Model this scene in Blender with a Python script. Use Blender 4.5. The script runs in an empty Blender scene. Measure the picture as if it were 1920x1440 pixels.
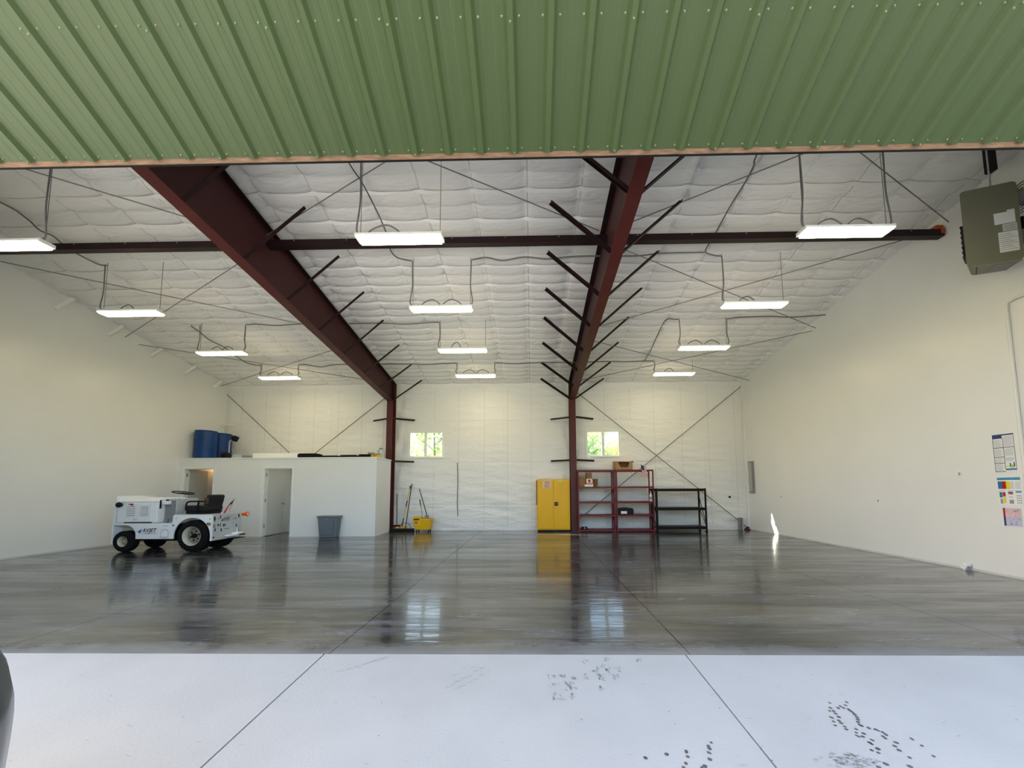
import bpy, math, random
import numpy as np
from mathutils import Vector, Matrix

random.seed(7)
RNG = np.random.default_rng(5)
scene = bpy.context.scene
COL = scene.collection

# ------------------------------------------------------------------ camera
YAW, PITCH, ROLL = 0.0172176, 0.0817646, 0.0048365
FPX, PPX, PPY = 705.0, 984.318, 860.242
CAMH = 1.36
cam_data = bpy.data.cameras.new('camera')
cam = bpy.data.objects.new('camera', cam_data)
COL.objects.link(cam)
cam_data.sensor_width = 36.0
cam_data.lens = FPX / 1920.0 * 36.0
cam_data.shift_x = (960.0 - PPX) / 1920.0
cam_data.shift_y = (PPY - 720.0) / 1920.0
cam_data.clip_end = 500
_R = (Matrix.Rotation(YAW, 3, 'Z') @ Matrix.Rotation(PITCH, 3, 'X'))
_r = _R @ Vector((1, 0, 0)); _f = _R @ Vector((0, 1, 0)); _u = _R @ Vector((0, 0, 1))
_r2 = math.cos(ROLL) * _r - math.sin(ROLL) * _u
_u2 = math.sin(ROLL) * _r + math.cos(ROLL) * _u
cam.matrix_world = Matrix(((_r2.x, _u2.x, -_f.x, 0), (_r2.y, _u2.y, -_f.y, 0), (_r2.z, _u2.z, -_f.z, CAMH), (0, 0, 0, 1)))
scene.camera = cam

# ------------------------------------------------------------------ sky, sun, exposure
SUN_TRAVEL = Vector((1.6, -0.46, -1.0)).normalized()
SUN_ELEV = math.asin(-SUN_TRAVEL.z)
SKY_STRENGTH = 0.90
SUN_STRENGTH = 42.0
LED_STRENGTH = 27.0
LED_COLOR = (1.0, 0.85, 0.54)
world = bpy.data.worlds.new('sky_world'); scene.world = world
world.use_nodes = True
wn = world.node_tree.nodes; wl = world.node_tree.links
for n_ in list(wn): wn.remove(n_)
sky = wn.new('ShaderNodeTexSky'); sky.sky_type = 'NISHITA'
sky.sun_disc = False
sky.sun_elevation = SUN_ELEV
sky.sun_rotation = math.atan2(-SUN_TRAVEL.x, -SUN_TRAVEL.y)
sky.air_density = 1.0; sky.dust_density = 4.2; sky.ozone_density = 1.0
wb = wn.new('ShaderNodeBackground'); wb.inputs['Strength'].default_value = SKY_STRENGTH
wo = wn.new('ShaderNodeOutputWorld')
wl.new(sky.outputs['Color'], wb.inputs['Color']); wl.new(wb.outputs['Background'], wo.inputs['Surface'])
sun_d = bpy.data.lights.new('sun', 'SUN'); sun_d.energy = SUN_STRENGTH; sun_d.angle = math.radians(0.53)
sun_d.color = (1.0, 0.93, 0.80)
sun_o = bpy.data.objects.new('sun', sun_d); COL.objects.link(sun_o)
sun_o.rotation_euler = SUN_TRAVEL.to_track_quat('-Z', 'Y').to_euler()
sun_o.location = (-40, 30, 30)
vs = scene.view_settings
vs.view_transform = 'Standard'; vs.look = 'None'; vs.gamma = 1.0; vs.use_curve_mapping = False
vs.exposure = 0.12
scene.cycles.use_denoising = True
scene.cycles.max_bounces = 10
scene.cycles.diffuse_bounces = 6
scene.cycles.glossy_bounces = 5
scene.cycles.transparent_max_bounces = 12
scene.cycles.sample_clamp_indirect = 6.0

# ------------------------------------------------------------------ materials
def new_mat(name):
    m = bpy.data.materials.new(name); m.use_nodes = True
    nt = m.node_tree
    b = nt.nodes['Principled BSDF']
    return m, nt, b

def setin(b, k, v):
    if k in b.inputs: b.inputs[k].default_value = v

def mat(name, col, rough=0.5, metal=0.0, var=0.08, scale=6.0, stretch=(1, 1, 1), bump=0.0, bscale=40.0, spec=0.3, coat=0.0, rvar=0.0):
    m, nt, b = new_mat(name)
    setin(b, 'Roughness', rough); setin(b, 'Metallic', metal); setin(b, 'Specular IOR Level', spec); setin(b, 'Coat Weight', coat)
    tc = nt.nodes.new('ShaderNodeTexCoord'); mp = nt.nodes.new('ShaderNodeMapping')
    mp.inputs['Scale'].default_value = stretch
    nt.links.new(tc.outputs['Object'], mp.inputs['Vector'])
    no = nt.nodes.new('ShaderNodeTexNoise'); no.inputs['Scale'].default_value = scale; no.inputs['Detail'].default_value = 5
    nt.links.new(mp.outputs['Vector'], no.inputs['Vector'])
    cr = nt.nodes.new('ShaderNodeValToRGB')
    cr.color_ramp.elements[0].position = 0.3; cr.color_ramp.elements[1].position = 0.7
    cr.color_ramp.elements[0].color = tuple(c * (1 - var) for c in col[:3]) + (1,)
    cr.color_ramp.elements[1].color = tuple(min(1, c * (1 + var)) for c in col[:3]) + (1,)
    nt.links.new(no.outputs['Fac'], cr.inputs['Fac']); nt.links.new(cr.outputs['Color'], b.inputs['Base Color'])
    if rvar:
        mr = nt.nodes.new('ShaderNodeMapRange')
        mr.inputs['To Min'].default_value = max(0.02, rough - rvar); mr.inputs['To Max'].default_value = rough + rvar
        nt.links.new(no.outputs['Fac'], mr.inputs['Value']); nt.links.new(mr.outputs['Result'], b.inputs['Roughness'])
    if bump:
        n2 = nt.nodes.new('ShaderNodeTexNoise'); n2.inputs['Scale'].default_value = bscale; n2.inputs['Detail'].default_value = 4
        nt.links.new(mp.outputs['Vector'], n2.inputs['Vector'])
        bp = nt.nodes.new('ShaderNodeBump'); bp.inputs['Strength'].default_value = bump; bp.inputs['Distance'].default_value = 0.02
        nt.links.new(n2.outputs['Fac'], bp.inputs['Height']); nt.links.new(bp.outputs['Normal'], b.inputs['Normal'])
    return m

def leaf_mat(name, col):
    m = mat(name, col, 0.6, var=0.35, scale=1.5)
    nt = m.node_tree; b = nt.nodes['Principled BSDF']; o = nt.nodes['Material Output']
    t = nt.nodes.new('ShaderNodeBsdfTranslucent'); mx = nt.nodes.new('ShaderNodeMixShader'); mx.inputs[0].default_value = 0.45
    src = b.inputs['Base Color'].links[0].from_socket
    nt.links.new(src, t.inputs['Color']); nt.links.new(b.outputs[0], mx.inputs[1]); nt.links.new(t.outputs[0], mx.inputs[2]); nt.links.new(mx.outputs[0], o.inputs['Surface'])
    return m

def emit_mat(name, col, strength):
    m, nt, b = new_mat(name)
    setin(b, 'Base Color', (0.8, 0.8, 0.8, 1)); setin(b, 'Emission Color', tuple(col) + (1,)); setin(b, 'Emission Strength', strength)
    return m

def floor_mat():
    m, nt, b = new_mat('wet_sealed_concrete')
    N = nt.nodes.new; L = nt.links.new
    geo = N('ShaderNodeNewGeometry')
    def noise(scale, st, det=6, rough=0.55, dist=0.0):
        mp = N('ShaderNodeMapping'); mp.inputs['Scale'].default_value = st
        L(geo.outputs['Position'], mp.inputs['Vector'])
        n = N('ShaderNodeTexNoise'); n.inputs['Scale'].default_value = scale; n.inputs['Detail'].default_value = det
        n.inputs['Roughness'].default_value = rough; n.inputs['Distortion'].default_value = dist
        L(mp.outputs['Vector'], n.inputs['Vector']); return n
    a = noise(0.55, (0.7, 1.5, 1), 8, 0.6, 0.4)
    c = noise(3.0, (0.45, 2.2, 1), 6, 0.6, 0.6)
    mx = N('ShaderNodeMath'); mx.operation = 'MULTIPLY_ADD'; mx.inputs[1].default_value = 0.55
    L(a.outputs['Fac'], mx.inputs[0])
    mc = N('ShaderNodeMath'); mc.operation = 'MULTIPLY'; mc.inputs[1].default_value = 0.45; L(c.outputs['Fac'], mc.inputs[0]); L(mc.outputs[0], mx.inputs[2])
    cr = N('ShaderNodeValToRGB')
    e = cr.color_ramp.elements
    e[0].position = 0.38; e[0].color = (0.015, 0.015, 0.0155, 1)
    e[1].position = 0.62; e[1].color = (0.112, 0.118, 0.128, 1)
    k = e.new(0.5); k.color = (0.040, 0.0425, 0.046, 1)
    L(mx.outputs[0], cr.inputs['Fac'])
    # pale dry scuffs
    s = noise(2.1, (0.35, 2.6, 1), 9, 0.68, 1.4)
    sr = N('ShaderNodeValToRGB'); sr.color_ramp.elements[0].position = 0.60; sr.color_ramp.elements[1].position = 0.72
    L(s.outputs['Fac'], sr.inputs['Fac'])
    # dry dusty strip by the slab edge
    sp = N('ShaderNodeSeparateXYZ'); L(geo.outputs['Position'], sp.inputs[0])
    ed = N('ShaderNodeMapRange'); ed.inputs['From Min'].default_value = 3.22; ed.inputs['From Max'].default_value = 3.50
    ed.inputs['To Min'].default_value = 1.0; ed.inputs['To Max'].default_value = 0.0
    w = noise(3.0, (1, 0.6, 1), 5); wm = N('ShaderNodeMath'); wm.operation = 'MULTIPLY_ADD'; wm.inputs[1].default_value = 0.35; wm.inputs[2].default_value = -0.17
    L(w.outputs['Fac'], wm.inputs[0]); ya = N('ShaderNodeMath'); ya.operation = 'ADD'; L(sp.outputs['Y'], ya.inputs[0]); L(wm.outputs[0], ya.inputs[1])
    L(ya.outputs[0], ed.inputs['Value'])
    mxx = N('ShaderNodeMath'); mxx.operation = 'MAXIMUM'
    sm = N('ShaderNodeMath'); sm.operation = 'MULTIPLY'; sm.inputs[1].default_value = 0.45; L(sr.outputs['Color'], sm.inputs[0])
    em = N('ShaderNodeMath'); em.operation = 'MULTIPLY'; em.inputs[1].default_value = 0.55; L(ed.outputs[0], em.inputs[0])
    L(sm.outputs[0], mxx.inputs[0]); L(em.outputs[0], mxx.inputs[1])
    mix = N('ShaderNodeMix'); mix.data_type = 'RGBA'
    L(mxx.outputs[0], mix.inputs['Factor']); L(cr.outputs['Color'], mix.inputs['A']); mix.inputs['B'].default_value = (0.33, 0.325, 0.315, 1)
    L(mix.outputs['Result'], b.inputs['Base Color'])
    rr = N('ShaderNodeMapRange'); rr.inputs['From Min'].default_value = 0.3; rr.inputs['From Max'].default_value = 0.75
    rr.inputs['To Min'].default_value = 0.10; rr.inputs['To Max'].default_value = 0.32
    L(c.outputs['Fac'], rr.inputs['Value'])
    ra = N('ShaderNodeMath'); ra.operation = 'MULTIPLY_ADD'; ra.inputs[1].default_value = 0.45; L(mxx.outputs[0], ra.inputs[0]); L(rr.outputs[0], ra.inputs[2])
    L(ra.outputs[0], b.inputs['Roughness'])
    bn = noise(4.0, (0.35, 2.6, 1), 4, 0.5, 0.5)
    bp = N('ShaderNodeBump'); bp.inputs['Strength'].default_value = 0.06; bp.inputs['Distance'].default_value = 0.05
    L(bn.outputs['Fac'], bp.inputs['Height']); L(bp.outputs['Normal'], b.inputs['Normal'])
    setin(b, 'Specular IOR Level', 0.22); setin(b, 'Coat Weight', 0.60); setin(b, 'Coat Roughness', 0.035); setin(b, 'Coat IOR', 1.5)
    L(bp.outputs['Normal'], b.inputs['Coat Normal'])
    wn_ = noise(1.1, (0.30, 2.4, 1), 7, 0.62, 0.8)
    wr = N('ShaderNodeMapRange'); wr.inputs['From Min'].default_value = 0.40; wr.inputs['From Max'].default_value = 0.60
    wr.inputs['To Min'].default_value = 0.18; wr.inputs['To Max'].default_value = 0.75
    L(wn_.outputs['Fac'], wr.inputs['Value'])
    ws = N('ShaderNodeMath'); ws.operation = 'MULTIPLY_ADD'; ws.inputs[1].default_value = -0.9; L(mxx.outputs[0], ws.inputs[0]); L(wr.outputs[0], ws.inputs[2]); ws.use_clamp = True
    L(ws.outputs[0], b.inputs['Coat Weight'])
    rn = N('ShaderNodeMapRange'); rn.inputs['From Min'].default_value = 0.35; rn.inputs['From Max'].default_value = 0.65; rn.inputs['To Min'].default_value = 0.10; rn.inputs['To Max'].default_value = 0.025
    L(wn_.outputs['Fac'], rn.inputs['Value']); L(rn.outputs[0], b.inputs['Coat Roughness'])
    return m

def quilt_mat(name, col, axis, rough=0.42, bstr=0.40):
    m, nt, b = new_mat(name)
    N = nt.nodes.new; L = nt.links.new
    geo = N('ShaderNodeNewGeometry')
    mp = N('ShaderNodeMapping'); mp.inputs['Scale'].default_value = (1.3, 5.0, 5.0)
    L(geo.outputs['Position'], mp.inputs['Vector'])
    n = N('ShaderNodeTexNoise'); n.inputs['Scale'].default_value = 2.2; n.inputs['Detail'].default_value = 5; n.inputs['Distortion'].default_value = 1.2
    L(mp.outputs['Vector'], n.inputs['Vector'])
    bp = N('ShaderNodeBump'); bp.inputs['Strength'].default_value = bstr; bp.inputs['Distance'].default_value = 0.03
    L(n.outputs['Fac'], bp.inputs['Height']); L(bp.outputs['Normal'], b.inputs['Normal'])
    setin(b, 'Base Color', tuple(col) + (1,)); setin(b, 'Roughness', rough); setin(b, 'Specular IOR Level', 0.5)
    return m

def glass_mat():
    m = bpy.data.materials.new('window_glass'); m.use_nodes = True
    nt = m.node_tree
    for n in list(nt.nodes): nt.nodes.remove(n)
    o = nt.nodes.new('ShaderNodeOutputMaterial'); t = nt.nodes.new('ShaderNodeBsdfTransparent'); g = nt.nodes.new('ShaderNodeBsdfGlossy')
    t.inputs['Color'].default_value = (0.93, 0.96, 0.94, 1); g.inputs['Roughness'].default_value = 0.02
    lw = nt.nodes.new('ShaderNodeLayerWeight'); pw = nt.nodes.new('ShaderNodeMath'); pw.operation = 'POWER'; pw.inputs[1].default_value = 4.0
    fr = nt.nodes.new('ShaderNodeMath'); fr.operation = 'MULTIPLY_ADD'; fr.inputs[1].default_value = 0.15; fr.inputs[2].default_value = 0.04
    nt.links.new(lw.outputs['Facing'], pw.inputs[0]); nt.links.new(pw.outputs[0], fr.inputs[0])
    mx = nt.nodes.new('ShaderNodeMixShader')
    nt.links.new(fr.outputs[0], mx.inputs[0]); nt.links.new(t.outputs[0], mx.inputs[1]); nt.links.new(g.outputs[0], mx.inputs[2])
    nt.links.new(mx.outputs[0], o.inputs['Surface'])
    return m

M = {}
M['floor'] = floor_mat()
M['joint'] = mat('joint_filler', (0.018, 0.017, 0.016), 0.9, spec=0.1)
M['apron'] = mat('pale_broomed_concrete', (0.425, 0.425, 0.42), 0.85, var=0.05, scale=1.6, bump=0.08, bscale=60, spec=0.25)
M['wet'] = mat('wet_concrete_spot', (0.10, 0.097, 0.093), 0.55, var=0.25, scale=9)
M['scuff'] = mat('faint_tyre_dust', (0.33, 0.33, 0.325), 0.85, var=0.15, scale=30)
M['ground'] = mat('meadow_ground', (0.16, 0.20, 0.06), 0.95, var=0.4, scale=2.0)
M['white_wall'] = mat('white_wall_paint', (0.77, 0.77, 0.75), 0.30, var=0.015, scale=1.2, spec=0.42)
M['office_wall'] = mat('office_wall_paint', (0.76, 0.76, 0.735), 0.5, var=0.015, scale=1.5)
M['quilt_roof'] = quilt_mat('white_vinyl_roof_quilt', (0.82, 0.815, 0.80), 'y', 0.30, 0.55)
M['quilt_wall'] = quilt_mat('white_vinyl_wall_quilt', (0.78, 0.775, 0.755), 'z', 0.32, 0.75)
M['seam_dark'] = mat('grey_quilt_band', (0.40, 0.40, 0.385), 0.5, var=0.12, scale=3)
M['seam_pale'] = mat('pale_wall_seam_tape', (0.66, 0.655, 0.63), 0.45, var=0.05)
M['seam'] = mat('quilt_seam_tape', (0.60, 0.60, 0.57), 0.45, var=0.05)
M['tuft'] = mat('dark_fold', (0.30, 0.29, 0.27), 0.6)
M['oxide'] = mat('red_oxide_steel', (0.080, 0.017, 0.015), 0.45, var=0.12, scale=3, spec=0.3)
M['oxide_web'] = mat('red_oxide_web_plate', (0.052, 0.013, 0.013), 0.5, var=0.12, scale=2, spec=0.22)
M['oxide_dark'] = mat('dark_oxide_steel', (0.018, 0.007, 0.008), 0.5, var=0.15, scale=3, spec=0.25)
M['rod'] = mat('grey_steel_rod', (0.20, 0.19, 0.175), 0.5, metal=0.2)
M['cable'] = mat('grey_flexible_conduit', (0.15, 0.145, 0.14), 0.5)
M['wire'] = mat('hanging_wire', (0.20, 0.195, 0.19), 0.45, metal=0.3)
M['green'] = mat('sage_green_sheet_metal', (0.052, 0.078, 0.030), 0.46, var=0.03, scale=2, spec=0.35)
M['screw'] = mat('green_painted_screw', (0.16, 0.21, 0.11), 0.25, metal=0.3)
M['rail'] = mat('tan_weathered_steel_rail', (0.22, 0.135, 0.088), 0.7, var=0.3, scale=14, stretch=(0.6, 4, 4), bump=0.1)
M['rubber'] = mat('black_rubber', (0.006, 0.006, 0.007), 0.7, spec=0.15)
M['trim'] = mat('white_trim', (0.80, 0.80, 0.77), 0.4, var=0.01)
M['vinyl'] = mat('white_vinyl_frame', (0.80, 0.82, 0.76), 0.35, var=0.01)
M['glass'] = glass_mat()
M['door'] = mat('grey_white_door', (0.60, 0.61, 0.57), 0.45, var=0.01)
M['chrome'] = mat('brushed_nickel', (0.45, 0.43, 0.40), 0.3, metal=0.9)
M['led'] = emit_mat('led_diffuser', LED_COLOR, LED_STRENGTH)
M['housing'] = mat('white_fixture_housing', (0.82, 0.82, 0.80), 0.4, var=0.01)
M['white_metal'] = mat('white_painted_metal', (0.80, 0.81, 0.82), 0.32, var=0.03, scale=5)
M['grey_metal'] = mat('grey_painted_metal', (0.40, 0.41, 0.41), 0.4, var=0.05)
M['mid_grey'] = mat('mid_grey_metal', (0.22, 0.225, 0.225), 0.45, var=0.08)
M['silver'] = mat('galvanised_sheet', (0.52, 0.54, 0.55), 0.42, metal=0.25, var=0.05)
M['black'] = mat('black_plastic', (0.006, 0.006, 0.0065), 0.5, spec=0.2)
M['soot'] = mat('black_satin_steel', (0.005, 0.005, 0.006), 0.45, spec=0.2)
M['tyre'] = mat('black_tyre_rubber', (0.007, 0.007, 0.008), 0.8, spec=0.15, var=0.2, scale=20)
M['rim'] = mat('cream_wheel_rim', (0.52, 0.48, 0.36), 0.45, var=0.12, scale=12)
M['rim_dirt_shade'] = mat('dirty_shaded_wheel_dish', (0.30, 0.27, 0.20), 0.6, var=0.3, scale=14)  # cream darkened a little for dirt, mostly for shade inside the dish
M['seat'] = mat('charcoal_vinyl', (0.014, 0.014, 0.015), 0.55, spec=0.2)
M['seat_brown'] = mat('worn_brown_seat_vinyl', (0.10, 0.05, 0.025), 0.55, var=0.3, scale=18)
M['blue'] = mat('blue_poly_drum', (0.003, 0.040, 0.165), 0.42, var=0.1, scale=4)
M['yellow'] = mat('safety_yellow_paint', (0.74, 0.41, 0.004), 0.36, var=0.03, scale=3)
M['yellow_plastic'] = mat('yellow_bucket_plastic', (0.76, 0.43, 0.005), 0.4, var=0.04)
M['tan_handle'] = mat('yellow_broom_handle', (0.66, 0.44, 0.10), 0.45)
M['bin'] = mat('slate_grey_plastic', (0.13, 0.155, 0.175), 0.45, var=0.04)
M['red_steel'] = mat('maroon_shelf_steel', (0.14, 0.012, 0.020), 0.4, var=0.08)
M['maroon_dark'] = mat('maroon_shelf_deck', (0.075, 0.010, 0.014), 0.5, var=0.08)
M['card'] = mat('brown_cardboard', (0.36, 0.21, 0.095), 0.8, var=0.08, scale=10)
M['card_dark'] = mat('kraft_and_shaded_card', (0.26, 0.135, 0.055), 0.8, var=0.1, scale=10)  # kraft colour; also stands for shade inside the open carton
M['paper'] = mat('white_paper', (0.80, 0.80, 0.80), 0.6, var=0.01)
M['ink'] = mat('grey_print', (0.30, 0.30, 0.33), 0.6)
M['ink_black'] = mat('black_print', (0.02, 0.02, 0.022), 0.5)
M['navy'] = mat('navy_print', (0.03, 0.05, 0.16), 0.5)
M['p_blue'] = mat('blue_print', (0.03, 0.16, 0.36), 0.5)
M['p_cyan'] = mat('sky_blue_print', (0.10, 0.36, 0.58), 0.5)
M['p_red'] = mat('red_print', (0.42, 0.015, 0.025), 0.5)
M['p_yel'] = mat('yellow_print', (0.78, 0.66, 0.03), 0.5)
M['p_teal'] = mat('teal_print', (0.02, 0.22, 0.26), 0.5)
M['p_pink'] = mat('pink_print', (0.72, 0.52, 0.56), 0.5)
M['p_lilac'] = mat('lilac_print', (0.52, 0.52, 0.68), 0.5)
M['p_lime'] = mat('lime_print', (0.50, 0.62, 0.12), 0.5)
M['orange'] = mat('orange_lens', (0.75, 0.10, 0.012), 0.35)
M['flag_red'] = mat('flag_red_cloth', (0.38, 0.018, 0.05), 0.75)
M['flag_white'] = mat('flag_white_cloth', (0.74, 0.72, 0.72), 0.75)
M['flag_blue'] = mat('flag_blue_cloth', (0.025, 0.032, 0.085), 0.75)
M['heater'] = mat('olive_grey_enamel', (0.205, 0.20, 0.145), 0.45, var=0.02)
M['heater_pan'] = mat('grey_heater_base', (0.24, 0.25, 0.21), 0.5, var=0.02)
M['brown_cloth'] = mat('brown_canvas', (0.20, 0.095, 0.035), 0.9, var=0.3, scale=14, bump=0.3)
M['lumber'] = mat('pale_lumber', (0.62, 0.55, 0.42), 0.7, var=0.1, scale=8, stretch=(0.4, 4, 4))
M['mint_text'] = mat('grey_green_print', (0.30, 0.36, 0.33), 0.6)
M['car_paint'] = mat('dark_grey_car_paint', (0.060, 0.062, 0.064), 0.35, metal=0.2, var=0.02, coat=0.5)
M['car_glass'] = mat('dark_car_glass', (0.012, 0.014, 0.016), 0.06)
M['lens'] = mat('headlamp_lens', (0.28, 0.29, 0.30), 0.08)
M['bark'] = mat('tree_bark', (0.16, 0.12, 0.085), 0.9, var=0.3, scale=12)
M['leaf_a'] = leaf_mat('fresh_green_leaves', (0.44, 0.55, 0.27))
M['leaf_b'] = leaf_mat('yellow_green_leaves', (0.66, 0.60, 0.28))
M['leaf_c'] = leaf_mat('dark_green_leaves', (0.28, 0.4, 0.15))
M['clip'] = mat('orange_primer_clip', (0.50, 0.11, 0.03), 0.5)
M['mat_black'] = mat('black_rubber_mat', (0.007, 0.007, 0.007), 0.8, spec=0.15)
M['fill_bulb'] = emit_mat('neutral_fill_glow', (1.0, 0.93, 0.76), 16.0)
M['warm_bulb'] = emit_mat('warm_dome_glow', (1.0, 0.60, 0.26), 22.0)

# ------------------------------------------------------------------ mesh helpers
def V3(p): return Vector(p)

def catmull(pts, sub=6):
    pts = [Vector(p) for p in pts]
    if len(pts) < 3: return pts
    out = []
    P_ = [2 * pts[0] - pts[1]] + pts + [2 * pts[-1] - pts[-2]]
    for i in range(1, len(P_) - 2):
        a, b, c, d = P_[i - 1], P_[i], P_[i + 1], P_[i + 2]
        for k in range(sub):
            t = k / sub
            out.append(0.5 * ((2 * b) + (c - a) * t + (2 * a - 5 * b + 4 * c - d) * t * t + (3 * b - a - 3 * c + d) * t ** 3))
    out.append(pts[-1])
    return out

class MB:
    def __init__(s): s.v = []; s.f = []; s.m = []; s.cur = 0
    def add(s, vs_, fs):
        o = len(s.v); s.v.extend([tuple(p) for p in vs_])
        for f in fs: s.f.append(tuple(i + o for i in f)); s.m.append(s.cur)
        return s
    def box(s, x0, x1, y0, y1, z0, z1):
        v = [(x0, y0, z0), (x1, y0, z0), (x1, y1, z0), (x0, y1, z0), (x0, y0, z1), (x1, y0, z1), (x1, y1, z1), (x0, y1, z1)]
        return s.add(v, [(0, 3, 2, 1), (4, 5, 6, 7), (0, 1, 5, 4), (1, 2, 6, 5), (2, 3, 7, 6), (3, 0, 4, 7)])
    def obox(s, c, size, R=None):
        R = R or Matrix.Identity(3); c = Vector(c); hx, hy, hz = [d / 2 for d in size]
        q = [c + R @ Vector(p) for p in ((-hx, -hy, -hz), (hx, -hy, -hz), (hx, hy, -hz), (-hx, hy, -hz), (-hx, -hy, hz), (hx, -hy, hz), (hx, hy, hz), (-hx, hy, hz))]
        return s.add(q, [(0, 3, 2, 1), (4, 5, 6, 7), (0, 1, 5, 4), (1, 2, 6, 5), (2, 3, 7, 6), (3, 0, 4, 7)])
    def bar(s, p, q, w, h, up=(0, 0, 1)):
        p = Vector(p); q = Vector(q); d = (q - p); L = d.length; d.normalize()
        u = Vector(up); x = d.cross(u)
        if x.length < 1e-5: x = d.cross(Vector((0, 1, 0)))
        x.normalize(); z = x.cross(d)
        R = Matrix((x, d, z)).transposed()
        return s.obox((p + q) / 2, (w, L, h), R)
    def angle(s, p, q, w, t=0.006, up=(0, 0, 1)):
        p = Vector(p); q = Vector(q); d = (q - p).normalized(); x = d.cross(Vector(up)).normalized(); z = x.cross(d)
        s.bar(p, q, w, t, up); s.bar(p + x * (w / 2) + z * (w / 2), q + x * (w / 2) + z * (w / 2), t, w, up); return s
    def tube(s, pts, r, n=6, smooth=0, caps=True):
        P_ = catmull(pts, smooth) if smooth else [Vector(p) for p in pts]
        d0 = (P_[1] - P_[0]).normalized()
        a = d0.cross(Vector((0, 0, 1)))
        if a.length < 1e-3: a = d0.cross(Vector((1, 0, 0)))
        a.normalize(); vs_ = []; pr = d0
        for i, p in enumerate(P_):
            d = (P_[min(i + 1, len(P_) - 1)] - P_[max(i - 1, 0)]).normalized()
            ax = pr.cross(d)
            if ax.length > 1e-6: a = Matrix.Rotation(pr.angle(d), 3, ax.normalized()) @ a
            pr = d; b = d.cross(a)
            rr = r[i] if isinstance(r, (list, tuple)) else r
            for k in range(n):
                t = 2 * math.pi * k / n; vs_.append(p + (a * math.cos(t) + b * math.sin(t)) * rr)
        fs = []
        for i in range(len(P_) - 1):
            for k in range(n):
                k2 = (k + 1) % n; fs.append((i * n + k, i * n + k2, (i + 1) * n + k2, (i + 1) * n + k))
        if caps: fs.append(tuple(range(n - 1, -1, -1))); fs.append(tuple((len(P_) - 1) * n + k for k in range(n)))
        return s.add(vs_, fs)
    def cyl(s, p, q, r0, r1=None, n=20):
        return s.tube([p, q], [r0, r0 if r1 is None else r1], n)
    def lathe(s, prof, c, axis=(0, 0, 1), n=24, cap=True):
        c = Vector(c); w = Vector(axis).normalized(); a = w.cross(Vector((0.3, 0.9, 0.1))).normalized(); b = w.cross(a); vs_ = []; fs = []
        for (r, h) in prof:
            for k in range(n):
                t = 2 * math.pi * k / n; vs_.append(c + w * h + (a * math.cos(t) + b * math.sin(t)) * r)
        for i in range(len(prof) - 1):
            for k in range(n):
                k2 = (k + 1) % n; fs.append((i * n + k, i * n + k2, (i + 1) * n + k2, (i + 1) * n + k))
        if cap: fs.append(tuple(range(n - 1, -1, -1))); fs.append(tuple((len(prof) - 1) * n + k for k in range(n)))
        return s.add(vs_, fs)
    def torus(s, c, axis, R, r, n=28, k=8):
        c = Vector(c); w = Vector(axis).normalized(); a = w.cross(Vector((0.31, 0.9, 0.12))).normalized(); b = w.cross(a)
        vs_ = []; fs = []
        for i in range(n):
            t = 2 * math.pi * i / n; d = a * math.cos(t) + b * math.sin(t)
            for j in range(k):
                u = 2 * math.pi * j / k; vs_.append(c + d * (R + r * math.cos(u)) + w * r * math.sin(u))
        for i in range(n):
            for j in range(k):
                fs.append((i * k + j, ((i + 1) % n) * k + j, ((i + 1) % n) * k + (j + 1) % k, i * k + (j + 1) % k))
        return s.add(vs_, fs)
    def prism(s, poly, o, u, v, w):
        o, u, v, w = Vector(o), Vector(u), Vector(v), Vector(w); n = len(poly)
        A = [o + u * a + v * b for a, b in poly]; B = [p + w for p in A]
        return s.add(A + B, [tuple(range(n - 1, -1, -1)), tuple(range(n, 2 * n))] + [(i, (i + 1) % n, (i + 1) % n + n, i + n) for i in range(n)])
    def grid(s, rows):
        nr = len(rows); nc = len(rows[0]); vs_ = [p for r in rows for p in r]
        return s.add(vs_, [(i * nc + j, i * nc + j + 1, (i + 1) * nc + j + 1, (i + 1) * nc + j) for i in range(nr - 1) for j in range(nc - 1)])

ORG = {}
def link_mesh(name, mb, mats, off=(0, 0, 0), smooth=False, bevel=0.0, seg=2):
    me = bpy.data.meshes.new(name)
    o_ = Vector(off)
    me.from_pydata([tuple(Vector(p) - o_) for p in mb.v], [], mb.f)
    ml = mats if isinstance(mats, (list, tuple)) else [mats]
    for m in ml: me.materials.append(M[m] if isinstance(m, str) else m)
    if len(ml) > 1: me.polygons.foreach_set('material_index', mb.m)
    if smooth:
        me.polygons.foreach_set('use_smooth', [True] * len(me.polygons))
        if smooth is not True or True:
            try: me.set_sharp_from_angle(angle=math.radians(smooth if isinstance(smooth, (int, float)) and smooth > 1 else 40))
            except Exception: pass
    me.validate(); me.update()
    o = bpy.data.objects.new(name, me); COL.objects.link(o)
    if bevel:
        b = o.modifiers.new('bevel', 'BEVEL'); b.width = bevel; b.segments = seg; b.limit_method = 'ANGLE'; b.angle_limit = math.radians(40)
    return o

def part(name, mb, mats, parent, smooth=False, bevel=0.0, label=None, local=False, kind=None):
    off = (0, 0, 0) if local else ORG.get(parent.name, (0, 0, 0))
    o = link_mesh(name, mb, mats, off, smooth, bevel)
    o.parent = parent; ORG[o.name] = tuple(off)
    if label: o['label'] = label
    if kind: o['kind'] = kind
    return o

def tag(o, label, cat, group=None):
    o['label'] = label; o['category'] = cat
    if group: o['group'] = group
    return o

def thing(name, label, cat, loc=(0, 0, 0), group=None):
    o = bpy.data.objects.new(name, None); COL.objects.link(o); o.location = loc; o.empty_display_size = 0.1
    ORG[o.name] = tuple(loc); return tag(o, label, cat, group)

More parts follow.
